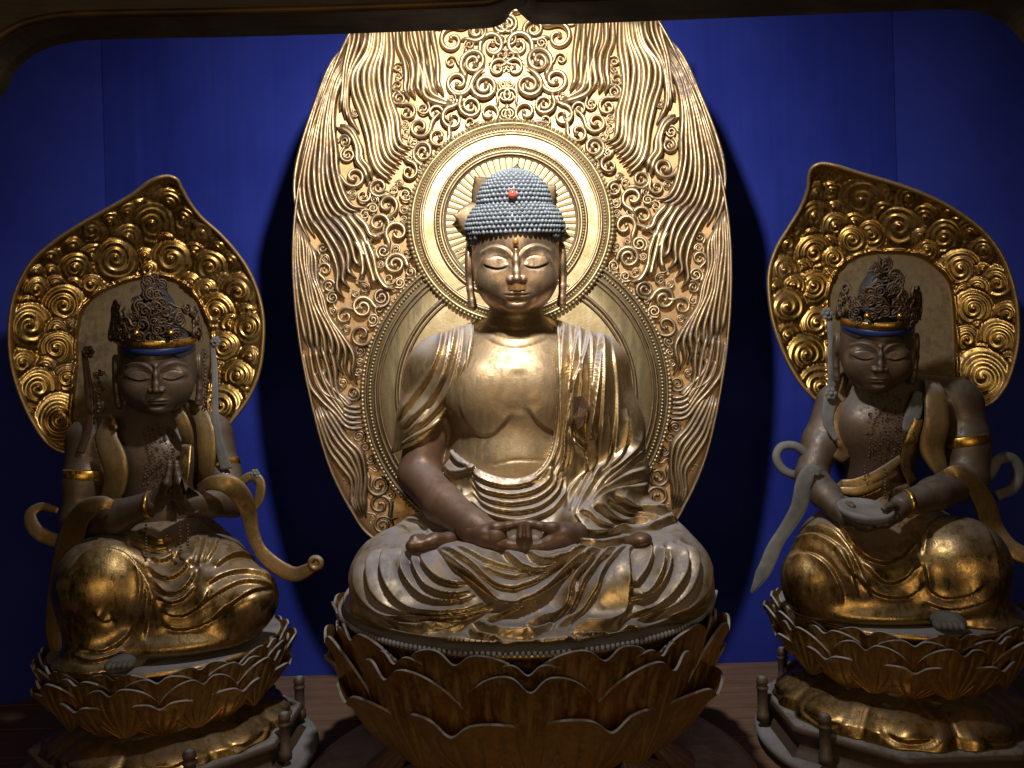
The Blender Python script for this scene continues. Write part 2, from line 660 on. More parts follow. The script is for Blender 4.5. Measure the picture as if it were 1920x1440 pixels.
def blue_cloth():
    m, nt, b = mat('blue_backdrop')
    n1 = noise(nt, 3, 4, 0.6)
    n2 = noise(nt, 420, 2, 0.5)
    c = mix(nt, ramp(nt, n1, 0.3, 0.7), (0.013, 0.022, 0.205), (0.019, 0.031, 0.245))
    nt.links.new(c, b.inputs['Base Color'])
    b.inputs['Roughness'].default_value = 0.75
    b.inputs['Specular IOR Level'].default_value = 0.15
    bp = nd(nt, 'ShaderNodeBump'); bp.inputs['Strength'].default_value = 0.25; bp.inputs['Distance'].default_value = 0.001
    nt.links.new(n2, bp.inputs['Height'])
    tc = nt.nodes['TC']
    mp = nd(nt, 'ShaderNodeMapping'); mp.inputs['Scale'].default_value = (5, 5, 0.35)
    nt.links.new(tc.outputs['Object'], mp.inputs[0])
    n3 = noise(nt, 1.6, 3, 0.5, mp.outputs[0])
    b2 = nd(nt, 'ShaderNodeBump'); b2.inputs['Strength'].default_value = 0.5; b2.inputs['Distance'].default_value = 0.02
    nt.links.new(n3, b2.inputs['Height']); nt.links.new(bp.outputs[0], b2.inputs['Normal'])
    nt.links.new(b2.outputs[0], b.inputs['Normal'])
    return m


M['blue'] = blue_cloth()
xl = float(at(197, 300, WY)[0]); xr = float(at(1680, 300, WY)[0])
ZT = 1.25
slab('back_wall', [(xl, WY, FZ), (xr, WY, FZ), (xr, WY, ZT), (xl, WY, ZT)], M['blue'])
sd = math.tan(R(32))
slab('wall_left', [(xl - 1.0, WY - 1.0 * sd, FZ), (xl - 0.001, WY - 0.003, FZ), (xl - 0.001, WY - 0.003, ZT), (xl - 1.0, WY - 1.0 * sd, ZT)], M['blue'], n=(0, 1, 0))
slab('wall_right', [(xr + 0.001, WY - 0.003, FZ), (xr + 1.0, WY - 1.0 * sd, FZ), (xr + 1.0, WY - 1.0 * sd, ZT), (xr + 0.001, WY - 0.003, ZT)], M['blue'], n=(0, 1, 0))


def wood(name, a, b_, scale=1.0, rough=0.5):
    m, nt, b = mat(name)
    tc = nd(nt, 'ShaderNodeTexCoord', name='TC')
    mp = nd(nt, 'ShaderNodeMapping'); mp.inputs['Scale'].default_value = (1.5 * scale, 22 * scale, 22 * scale)
    nt.links.new(tc.outputs['Object'], mp.inputs[0])
    n1 = noise(nt, 3, 6, 0.65, mp.outputs[0])
    n2 = noise(nt, 14, 4, 0.6)
    nt.links.new(mix(nt, ramp(nt, n1, 0.3, 0.7), a, b_), b.inputs['Base Color'])
    nt.links.new(ramp(nt, n2, 0.3, 0.7, rough - 0.1, rough + 0.15), b.inputs['Roughness'])
    bp = nd(nt, 'ShaderNodeBump'); bp.inputs['Strength'].default_value = 0.3; bp.inputs['Distance'].default_value = 0.002
    nt.links.new(n1, bp.inputs['Height']); nt.links.new(bp.outputs[0], b.inputs['Normal'])
    return m


M['floor'] = wood('floor_boards', (0.13, 0.07, 0.042), (0.20, 0.112, 0.068), 1.0, 0.6)
M['frame'] = wood('dark_frame_wood', (0.014, 0.008, 0.004), (0.026, 0.014, 0.006), 0.8, 0.5)
fl = bpy.data.objects.new('floor', None)
# planks as pieces of the floor
fl_me = mesh_np('floor', [(-2.2, -0.9, FZ - 0.03), (2.2, -0.9, FZ - 0.03), (2.2, WY + 0.03, FZ - 0.03), (-2.2, WY + 0.03, FZ - 0.03)], [[0, 1, 2, 3]], False)
fl = link('floor', fl_me, M['floor'])
fl["kind"] = "structure"
bm = bmesh.new()
bmesh.ops.create_cube(bm, size=1.0)
bmesh.ops.scale(bm, vec=(4.2, 0.146, 0.028), verts=bm.verts)
bmesh.ops.bevel(bm, geom=bm.edges[:], offset=0.0015, segments=1)
plank_me = bpy.data.meshes.new('plank'); bm.to_mesh(plank_me); bm.free()
plank_me.materials.append(M['floor'])
for i in range(6):
    o = link('plank', plank_me, None, fl)
    o.location = (0.013 * (i % 3), WY - 0.075 - i * 0.15, FZ - 0.014)

# wooden arch frame across the top, in front of everything
FY = -0.82
edge = [(-260, 900), (-200, 500), (-95, 330), (-35, 235), (10, 172), (30, 132), (75, 97), (125, 81), (195, 74), (400, 70), (600, 65), (800, 58), (900, 54), (930, 50), (950, 38), (962, 10),
        (973, 22), (990, 38), (1025, 46), (1210, 40), (1460, 30), (1710, 20), (1790, 18), (1835, 23), (1885, 46), (1920, 84), (1960, 140), (2010, 250), (2080, 420), (2150, 900)]


def frame_layer(name, pts, y0, y1, parent, lift=0.0):
    P = np.array(pts, float)
    P[:, 1] -= lift
    low = at(P[:, 0], P[:, 1], y1)
    V = []
    for (x, _, z) in low:
        V += [(x, y0, z), (x, y1, z), (x, y0, 0.62), (x, y1, 0.62)]
    F = []
    for i in range(len(P) - 1):
        a, b = 4 * i, 4 * i + 4
        F += [[a, b, b + 2, a + 2], [a + 1, a + 3, b + 3, b + 1], [a, a + 1, b + 1, b]]
    return part(name, V, F, M['frame'], parent, False)


fr = thing('arch_frame', 'dark wooden shrine frame with a pointed notch spanning the top of the picture', 'frame', loc=(0, FY, 0.3))
frame_layer('inner_arch', [tuple(q) for q in np.vstack([spline(edge[:16], step=12), spline(edge[15:], step=12)[1:]])], FY, FY + 0.035, fr)
e2 = spline(edge, step=14)
tn = np.gradient(e2, axis=0); tn /= np.linalg.norm(tn, axis=1)[:, None]
e2 = e2 + np.stack([tn[:, 1], -tn[:, 0]], 1) * 17
k = (np.abs(e2[:, 0] - 960) > 24)
frame_layer('outer_arch', e2[k], FY - 0.03, FY - 0.001, fr)
bead_path = at(e2[k][:, 0], e2[k][:, 1], FY - 0.001)
bead_path[:, 1] = FY - 0.032
V, F = sweep(bead_path, 0.0035, 0.0035, ns=8)
part('edge_moulding', V, F, matte('frame_edge', (0.09, 0.045, 0.012), (0.015, 0.008, 0.004), 9, 0.5, 0.2), fr)

# ------------------------------------------------------------------ the big halo behind the central figure
HY = 0.30
HX0 = 0.008
halo = thing('flame_halo', 'tall gilt carved halo board with flame strands and scrolls behind the central figure', 'halo', loc=(HX0, HY + 0.02, -0.42))
out_l = [(948, -330), (880, -230), (790, -110), (710, -20), (655, 65), (610, 170), (580, 260), (560, 350), (550, 450), (552, 550), (565, 660), (590, 780), (620, 880), (660, 960), (700, 1010), (800, 1060), (968, 1080)]


def hpt(px, py, y):
    """halo drawing -> world; the drawing's left half is mirrored for the right half"""
    p = at(px, py, HY)
    p[..., 1] = y
    return p


OL = hpt(*spline(out_l, step=8).T, HY)
OR = OL.copy(); OR[:, 0] = 2 * HX0 - OR[:, 0]
OUT = np.vstack([OL, OR[::-1][1:-1]])
cen = np.array([HX0, HY, 0.12])
nr = 14
V = []
for s_ in np.linspace(0, 1, nr):
    q = cen + (OUT - cen) * s_
    q[:, 1] = HY + 0.010 - 0.020 * s_ ** 8
    V.append(q)
q = OUT.copy(); q[:, 1] = HY + 0.026
V.append(q)
V = np.vstack(V)
n_o = len(OUT)
F = grid_faces(nr + 1, n_o, cv=True)
part('board', V, F, M['halo_board'], halo)
q = OUT.copy(); q[:, 1] = HY - 0.010
q2 = cen + (q - cen) * 0.992; q2[:, 1] = HY - 0.013
V, F = sweep(np.vstack([q2, q2[:1]]), 0.004, 0.006, ns=8, cap=False)
part('border_rim', V, F, M['halo_edge'], halo)

Z4 = (540, 20, 3.6)
Z5 = (540, 400, 2.4)
bundles = [
    (Z4, [(560, 60), (555, 180), (530, 300), (450, 430), (450, 560), (500, 700), (540, 850), (560, 980), (600, 1080), (690, 1150)], [(690, 60), (700, 300), (690, 450), (700, 600), (740, 730), (750, 850), (770, 905), (830, 925)], 8),
    (Z4, [(735, 60), (745, 240), (790, 350), (800, 450), (790, 540), (820, 600)], [(960, 60), (985, 180), (1005, 300), (1010, 400), (1020, 500), (1060, 570)], 6),
    (Z4, [(870, 330), (915, 470), (930, 580), (1000, 625), (1110, 650)], [(900, 320), (945, 460), (965, 560), (1020, 600), (1120, 632)], 2),
    (Z4, [(375, 250), (270, 420), (190, 640), (120, 860), (70, 1050), (50, 1200), (60, 1330), (90, 1440), (150, 1560)], [(410, 400), (350, 520), (320, 650), (310, 800), (325, 950), (335, 1080), (380, 1230), (440, 1320), (520, 1335)], 10),
    (Z4, [(330, 790), (420, 840), (470, 930), (475, 1020), (520, 1090), (540, 1170)], [(350, 770), (440, 820), (490, 920), (500, 1010), (550, 1070), (575, 1140)], 2),
    (Z4, [(400, 60), (420, 200), (385, 420), (370, 560), (350, 690)], [(520, 60), (520, 220), (430, 420), (410, 560), (420, 720), (480, 830)], 4),
    (Z5, [(90, 20), (150, 90), (205, 180), (228, 260), (222, 340), (255, 385)], [(300, 0), (345, 50), (378, 100), (420, 112)], 7),
    (Z5, [(300, 120), (335, 190), (340, 250), (325, 300)], [(355, 110), (385, 190), (400, 270), (440, 330), (480, 345)], 3),
    (Z5, [(30, 20), (40, 250), (60, 450), (85, 580), (105, 615)], [(90, 120), (125, 200), (130, 300), (165, 390), (190, 470), (255, 560), (298, 640), (290, 720), (312, 775)], 8),
    (Z5, [(65, 600), (100, 760), (140, 822), (215, 900), (270, 962), (345, 965)], [(185, 590), (215, 700), (228, 800), (270, 866), (345, 872)], 5),
    (Z5, [(120, 870), (180, 1040), (240, 1130), (290, 1200), (290, 1290), (330, 1380)], [(165, 860), (260, 1000), (335, 1080), (352, 1180), (342, 1280), (355, 1370)], 5),
    (Z5, [(110, 700), (160, 800), (240, 850), (260, 930)], [(150, 700), (190, 770), (260, 840), (300, 880)], 2),
]
strands = []
for (z, A, B, n) in bundles:
    a = spline(zt(A, *z), n=40); b = spline(zt(B, *z), n=40)
    for i in range(n):
        t = i / max(1, n - 1)
        p = a * (1 - t) + b * t
        p = p + np.stack([1.2 * np.sin(np.linspace(0, 9, 40) + i * 1.7), np.zeros(40)], 1)
        strands.append(p)
allS = np.vstack(strands)


def strand_mesh(p, mirror):
    w = hpt(p[:, 0], p[:, 1], HY - 0.002)
    if mirror:
        w[:, 0] = 2 * HX0 - w[:, 0]
    t = np.linspace(0, 1, len(w))
    ww = 0.0064 * np.clip(np.minimum(t * 9 + 0.25, (1 - t) * 7 + 0.25), 0, 1)
    return sweep(w, ww * (1 + 0.1 * np.sin(t * 17 + p[0, 0])), ww * 2.4, ns=8, expo=1.15)


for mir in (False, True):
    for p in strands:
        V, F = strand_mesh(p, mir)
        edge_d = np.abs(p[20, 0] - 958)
        part('flame_strand', V, F, M['halo_edge'] if (edge_d > 300 or p[20, 1] > 560) else M['halo'], halo)  # lower strands: lamp falloff put into the colour, besides the worn outer edge


# curling scrolls, a few carved patterns repeated
def scroll_mesh(turns, tail, knob, seed):
    r = np.random.default_rng(seed)
    t = np.linspace(0, 1, 30)
    th = turns * 2 * math.pi * t
    rad = 0.86 * (1 - t) ** 0.8 + 0.16
    p = np.stack([rad * np.cos(th), rad * np.sin(th)], 1)
    tt = np.linspace(1, 0, 8, endpoint=False)[:, None]
    tl = p[0] + np.hstack([tail * 0.55 * tt ** 2, -tail * tt])
    P = np.vstack([tl, p])
    P3 = np.stack([P[:, 0], np.zeros(len(P)), P[:, 1]], 1)
    s_ = np.linspace(0, 1, len(P))
    w = (0.21 - 0.07 * s_) * np.clip(s_ * 7 + 0.15, 0, 1)
    mb = MB().add(*sweep(P3, w * 1.1, w * 1.8, ns=8, expo=1.1))
    c = P3[-1]
    a = lathe([(0.03, 0.44), (0.15, 0.36), (0.2, 0.2), (0.2, -0.1)], 8)
    Vb = a[0][:, [0, 2, 1]] * np.array([1, -1, 1]) + c
    mb.add(Vb, [f[::-1] for f in a[1]])
    V, F = mb.out()
    return mesh_np('scroll', V, F)


scrolls = [scroll_mesh(1.55, 1.0, 1, 1), scroll_mesh(1.3, 1.5, 1, 2), scroll_mesh(1.75, 0.6, 1, 3), scroll_mesh(1.15, 1.2, 1, 4)]
scrolls_worn_dimmed = [me.copy() for me in scrolls]  # darker copies for the lower halo: light falloff coloured in, with some wear
for me, mw in zip(scrolls, scrolls_worn_dimmed):
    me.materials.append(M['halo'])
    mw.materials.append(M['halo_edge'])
placed = []
OLp = spline(out_l, step=8)


def inside_left(x, y):
    return x > np.interp(y, OLp[:, 1], OLp[:, 0]) + 4


for (rad, tries) in ((24, 500), (20, 1800), (16.5, 3200), (13.5, 5200), (11.5, 7000), (9.6, 9000), (7.5, 7000)):
    for _ in range(tries):
        x = rng.uniform(560, 957 if rad < 17 else 955); y = rng.uniform(-40, 985)
        if rad > 21 and not (y < 215 and x > 800):
            continue
        if not inside_left(x - rad, y):
            continue
        if math.hypot(x - 958, y - 420) < 189 + rad * 1.02 or math.hypot(x - 968, y - 738) < 288 + rad * 1.02:
            continue
        if y > 800 and x > 735:
            continue
        if abs(x - 958) < rad * 0.9 and abs(x - 958) > 4:
            continue
        if (np.hypot(allS[:, 0] - x, allS[:, 1] - y) < rad + 2.2).any():
            continue
        if any(math.hypot(x - a, y - b) < (rad + c) * 0.93 for a, b, c, *_ in placed):
            continue
        placed.append((x, y, rad, int(rng.integers(4)), rng.uniform(0, 6.28), rng.choice([-1, 1])))
placed.sort(key=lambda q: -q[2])
cnt = 0
small = MB()
for mir in (False, True):
    for (x, y, rad, v, ang, ch) in placed:
        w = hpt(x, y, HY - 0.002)
        sc = m_at(rad, HY) * 1.03
        if mir:
            w[0] = 2 * HX0 - w[0]
        Mx = Matrix.Translation(Vector(w) - halo.location) @ Matrix.Scale(-1 if mir else 1, 4, (1, 0, 0)) @ Matrix.Rotation(ang, 4, 'Y') @ Matrix.Rotation(rng.uniform(-0.16, 0.16), 4, 'X') @ Matrix.Rotation(rng.uniform(-0.16, 0.16), 4, 'Z') @ Matrix.Diagonal((sc * ch * rng.uniform(0.92, 1.05), sc * rng.uniform(0.8, 1.15), sc * rng.uniform(0.92, 1.05), 1))
        if rad < 9:
            me = scrolls[v]
            Vv = np.array([Mx @ q.co for q in me.vertices]) + np.array(halo.location)
            flip = (ch * (-1 if mir else 1)) < 0
            small.add(Vv, [list(p.vertices)[::-1] if flip else list(p.vertices) for p in me.polygons])
            continue
        o = link('scroll', (scrolls if y < 560 + 60 * math.sin(x) else scrolls_worn_dimmed)[v], None, halo)
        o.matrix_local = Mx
        cnt += 1
print('scrolls', cnt, 'small', len(small.V))
if small.V:
    V, F = small.out()
    o = part('small_scrolls', V, F, M['halo'], halo); o["kind"] = "stuff"


# rings
def circle(c, r, y, n=160, a0=0, a1=2 * math.pi):
    t = np.linspace(a0, a1, n)
    return np.stack([c[0] + r * np.sin(t), np.full(n, y), c[2] + r * np.cos(t)], 1)


def beads(c, r, y, rb, n, squash=1.0):
    mb = MB()
    b, f = lathe([(0.01, 1), (0.6, 0.8), (1, 0.1), (1, -0.4)], 8)
    b = b[:, [0, 2, 1]] * np.array([1, -1, 1]) * rb
    for i in range(n):
        a = 2 * math.pi * i / n
        q = b.copy()
        mb.add(q + np.array([c[0] + r * math.sin(a), y, c[2] + r * math.cos(a)]), [g[::-1] for g in f])
    return mb.out()


def annulus(c, r0, r1, y0, y1, yb, n=160):
    """flat gilt band with depth"""
    prof = [(r0, yb), (r0, y0), (r0 + 0.3 * (r1 - r0), y0), (r0 + 0.7 * (r1 - r0), y1), (r1, y1), (r1, yb)]
    t = np.linspace(0, 2 * math.pi, n, endpoint=False)
    V = np.array([[(c[0] + r * math.sin(a), y, c[2] + r * math.cos(a)) for r, y in prof] for a in t]).reshape(-1, 3)
    return V, grid_faces(n, len(prof), cu=True)


k = (CD + HY) / FOC
bc = hpt(968, 738, HY); hc = hpt(958, 420, HY)
ring_b = bpy.data.objects.new('body_ring', None)


def ring_part(name, V, F, mt, parent, kind=None):
    o = part(name, V, F, mt, parent)
    if kind:
        o["kind"] = kind
    return o


V, F = annulus(bc, 0.004, 281 * k, HY - 0.013, HY - 0.013, HY + 0.002)
body_ring = ring_part('body_ring', V, F, M['ring'], halo)
for r, w in ((281, 0.0035), (262, 0.0035), (254, 0.0028), (222, 0.0045), (213, 0.0028)):
    V, F = sweep(circle(bc, r * k, HY - 0.016), w, w * 1.3, ns=6, cap=False)
    ring_part('ring_moulding', V, F, M['halo_edge'], body_ring)
for r, rb, n in ((286, 0.0046, 230), (272, 0.0032, 260)):
    V, F = beads(bc, r * k, HY - 0.016, rb, n)
    ring_part('bead_border', V, F, M['ring'], body_ring, 'stuff')
V, F = annulus(hc, 120 * k, 187 * k, HY - 0.020, HY - 0.020, HY + 0.002)
head_ring = ring_part('head_ring', V, F, M['ring'], halo)
for r, w in ((183, 0.0035), (168, 0.004), (164, 0.003), (140, 0.004), (131, 0.0035), (126, 0.003)):
    V, F = sweep(circle(hc, r * k, HY - 0.022), w, w * 1.4, ns=6, cap=False)
    ring_part('ring_moulding', V, F, M['halo_edge'] if r in (168, 140, 126) else M['ring'], head_ring)
for r, rb, n in ((189, 0.0046, 150), (175, 0.0034, 190), (135.5, 0.003, 150)):
    V, F = beads(hc, r * k, HY - 0.022, rb, n)
    ring_part('bead_border', V, F, M['ring'], head_ring, 'stuff')
V, F = annulus(hc, 0.003, 122 * k, HY - 0.0155, HY - 0.0155, HY + 0.002)
disc = ring_part('ray_disc', V, F, M['halo'], halo)
nr_ = 60
r0, r1 = 30 * k, 121 * k
ha0, ha1 = 0.47 * 2 * math.pi / nr_, 0.485 * 2 * math.pi / nr_
ry = []
for (r, hw) in ((r0, ha0), (r1, ha1)):
    for (s_, y) in ((-1, 0.0), (-0.85, -0.003), (0, -0.0042), (0.85, -0.003), (1, 0.0)):
        ry.append((r * math.sin(hw * s_), y, r * math.cos(hw * s_)))
ray_me = mesh_np('ray', ry, [[i, i + 1, 6 + i, 5 + i] for i in range(4)] + [[5, 6, 7, 8, 9], [4, 3, 2, 1, 0]], False)
ray_me.materials.append(M['ring'])
for i in range(nr_):
    o = link('ray', ray_me, None, disc)
    o.matrix_local = Matrix.Translation(Vector((hc[0], HY - 0.0155, hc[2])) - halo.location) @ Matrix.Rotation(2 * math.pi * i / nr_, 4, 'Y')
# lotus petals round the head at the middle of the disc
u = np.linspace(-1, 1, 13); v = np.linspace(0, 1, 15)
Ug, Vg = np.meshgrid(u, v, indexing='ij')
wid = 0.040 * np.sqrt(np.clip(np.sin(math.pi * (0.12 + 0.88 * Vg) ** 1.15), 0, 1))
X = wid * Ug; Zr = 0.03 + 0.098 * Vg * (1 - 0.10 * Ug ** 2)
Yd = -0.012 - 0.022 * Vg ** 1.6 + 0.010 * Ug ** 2
top = np.stack([X, Yd, Zr], -1).reshape(-1, 3); bot = top + np.array([0, 0.005, 0])
F = grid_faces(13, 15)
nn = len(top)
b1 = [i * 15 for i in range(13)] + [12 * 15 + j for j in range(1, 15)] + [i * 15 + 14 for i in range(11, -1, -1)] + [j for j in range(13, 0, -1)]
F = F + [[nn + i for i in f[::-1]] for f in F] + [[b1[i], nn + b1[i], nn + b1[(i + 1) % len(b1)], b1[(i + 1) % len(b1)]] for i in range(len(b1))]
pet_me = mesh_np('halo_petal', np.vstack([top, bot]), F)
pet_me.materials.append(M['halo_edge'])
for i in range(8):
    o = link('halo_petal', pet_me, None, halo)
    o.matrix_local = Matrix.Translation(Vector((hc[0], HY - 0.016, hc[2] - 0.004)) - halo.location) @ Matrix.Rotation(R(8 + 45 * i), 4, 'Y')

# ------------------------------------------------------------------ lotus petals (shared by the three pedestals)
def petal_mesh(name, w, hgt, bulge, curl, mt, grooves=7, thick=0.0045, notch=0.10, nu=75, nv=16, seed=0, rad=0.33):
    """petal seen from outside: base at z=0, heart-notched tip at z=hgt, outside faces -Y"""
    u = np.linspace(-1, 1, nu); v = np.linspace(0, 1, nv)
    U, Vv = np.meshgrid(u, v, indexing='ij')
    top = 1 - 0.40 * np.abs(U) ** 3.0 - notch * np.exp(-(U / 0.15) ** 2)
    wid = w / 2 * (0.10 + 0.90 * np.sin(np.clip(Vv * 1.18, 0, 1) ** 0.95 * math.pi * 0.5))
    X = wid * U
    Z = hgt * Vv * top
    Y = X ** 2 / (2 * rad) - 0.004 - bulge * np.sin(Vv * math.pi * 0.66) * (1 - 0.8 * U ** 2)
    rs = np.random.default_rng(seed)
    ph = rs.uniform(0, 6.28, 4); am = rs.uniform(-1, 1, 4)
    Z = Z * (1 + 0.022 * am[0] * U + 0.016 * np.sin(U * 5 + ph[0]) * am[1])
    X = X + w * 0.012 * am[2] * Vv ** 2
    Y = Y + bulge * 0.25 * am[3] * np.sin(U * 2.5 + ph[1]) * Vv
    lip = np.clip((Vv - 0.80) / 0.2, 0, 1)
    Y = Y - curl * lip ** 1.6 * (0.5 + 0.9 * np.exp(-(U / 0.22) ** 2))
    g = np.cos((U + 0.02 * np.sin(Vv * 5 + ph[2])) * math.pi * grooves)
    Y = Y + 0.0034 * np.clip(g - 0.45, 0, 1) / 0.55 * np.clip(Vv * 3, 0, 1) * np.clip((0.93 - Vv) * 8, 0, 1)
    a = np.stack([X, Y, Z], -1).reshape(-1, 3)
    b = np.stack([X, Y + thick, Z], -1).reshape(-1, 3)
    F = grid_faces(nu, nv)
    n = len(a)
    bd = [i * nv for i in range(nu)] + [(nu - 1) * nv + j for j in range(1, nv)] + [i * nv + nv - 1 for i in range(nu - 2, -1, -1)] + [j for j in range(nv - 2, 0, -1)]
    FF = F + [[n + i for i in f[::-1]] for f in F] + [[bd[(i + 1) % len(bd)], n + bd[(i + 1) % len(bd)], n + bd[i], bd[i]] for i in range(len(bd))]
    me = mesh_np(name, np.vstack([a, b]), FF)
    me.materials.append(mt)
    me.materials.append(M['lip'])
    for pl in me.polygons[2 * len(F):]:
        if pl.center[2] > hgt * 0.45:
            pl.material_index = 1
        pl.use_smooth = False
    me.set_sharp_from_angle(angle=R(50))
    pa = np.clip(g - 0.62, 0, 1) / 0.38 * np.clip(Vv * 4, 0, 1) * np.clip((0.95 - Vv) * 6, 0, 1) * (0.5 + 0.5 * np.sin(Vv * 9 + U * 13 + ph[3]) ** 2)
    at_ = me.attributes.new('paint', 'FLOAT', 'POINT')
    at_.data.foreach_set('value', np.concatenate([pa.ravel(), pa.ravel() * 0]).astype(np.float32) * 0.85)
    return me


def petal_set(*a, **k):
    return [petal_mesh(*a, seed=q, **k) for q in (1, 2, 3)]


def petal_ring(mes, name, parent, c, r, z, n, a0, lean, skip=None):
    for i in range(n):
        me = mes[(i * 2 + int(z * 1000)) % len(mes)]
        a = a0 + 2 * math.pi * i / n
        o = link(name, me, None, parent)
        o.matrix_local = Matrix.Translation(Vector((c[0], c[1], z)) - parent.location) @ Matrix.Rotation(a, 4, 'Z') @ Matrix.Translation((0, -r, 0)) @ Matrix.Rotation(lean, 4, 'X') @ Matrix.Rotation(R(rng.uniform(-1.2, 1.2)), 4, 'Y')


# ------------------------------------------------------------------ central pedestal
BX = 0.013
SEATZ = -0.395
ped = thing('lotus_pedestal', 'large gilt lotus pedestal with notched petals under the central figure', 'pedestal', 'lotus pedestals', loc=(BX, 0, FZ))
cxy = (BX, 0.0)
V, F = lathe([(0.0, 0.000), (0.30, 0.002), (0.330, 0.0), (0.337, -0.006), (0.330, -0.012), (0.322, -0.018), (0.304, -0.10), (0.245, -0.19), (0.16, -0.24), (0.13, -0.27), (0.0, -0.27)], 96, (BX, 0, SEATZ), cap=False)
part('seat_bowl', V, F, M['petal'], ped)
V, F = lathe([(0.0, 0.0035), (0.3, 0.0045), (0.334, 0.003), (0.336, 0.0)], 96, (BX, 0, SEATZ), cap=False)
part('seat_top', V, F, M['seat'], ped)
mb = MB()
b, f = lathe([(0.01, 1), (0.6, 0.8), (1, 0), (0.6, -0.8), (0.01, -1)], 8)
for i in range(250):
    a = 2 * math.pi * i / 250
    q = b * np.array([0.0038, 0.0038, 0.0048])
    mb.add(q + np.array([BX + 0.341 * math.sin(a), -0.341 * math.cos(a), SEATZ]), f)
V, F = mb.out()
o = part('bead_rim', V, F, M['seat'], ped); o["kind"] = "stuff"
pmA = petal_set('petal', 0.240, 0.184, 0.032, 0.009, M['petal'])
pmB = petal_set('petal', 0.216, 0.203, 0.025, 0.008, M['petal'])
pmC = petal_set('petal', 0.222, 0.172, 0.020, 0.006, M['petal'])
pmD = petal_set('petal', 0.170, 0.152, 0.012, 0.004, M['petal'])
st = 2 * math.pi / 10
petal_ring(pmD, 'petal', ped, cxy, 0.300, SEATZ - 0.158, 10, 0, R(12))
petal_ring(pmC, 'petal', ped, cxy, 0.291, SEATZ - 0.155, 10, st / 2, R(14))
petal_ring(pmB, 'petal', ped, cxy, 0.290, SEATZ - 0.212, 10, 0, R(14))
petal_ring(pmA, 'petal', ped, cxy, 0.252, SEATZ - 0.236, 10, st / 2, R(28))
# neck and the turned-down petals below
V, F = lathe([(0.15, 0.10), (0.17, 0.04), (0.20, 0.02), (0.20, 0.0), (0.17, -0.015), (0.17, -0.06)], 64, (BX, 0, SEATZ - 0.30), cap=False,
             wob=lambda t, z: 1 + 0.03 * np.cos(t * 12))
part('neck', V, F, M['petal'], ped)
pmE = petal_mesh('petal', 0.22, 0.21, 0.028, 0.01, M['petal'], notch=0.05)
for i in range(10):
    a = st / 2 + st * i
    o = link('turned_down_petal', pmE, None, ped)
    o.matrix_local = Matrix.Translation(Vector((BX, 0, SEATZ - 0.255)) - ped.location) @ Matrix.Rotation(a, 4, 'Z') @ Matrix.Translation((0, -0.20, 0)) @ Matrix.Rotation(R(132), 4, 'X') @ Matrix.Diagonal((1, -1, 1, 1))
V, F = lathe([(0.40, 0.05), (0.42, 0.04), (0.42, 0.0)], 48, (BX, 0, FZ + 0.001), cap=True)
part('plinth', V, F, M['petal'], ped)

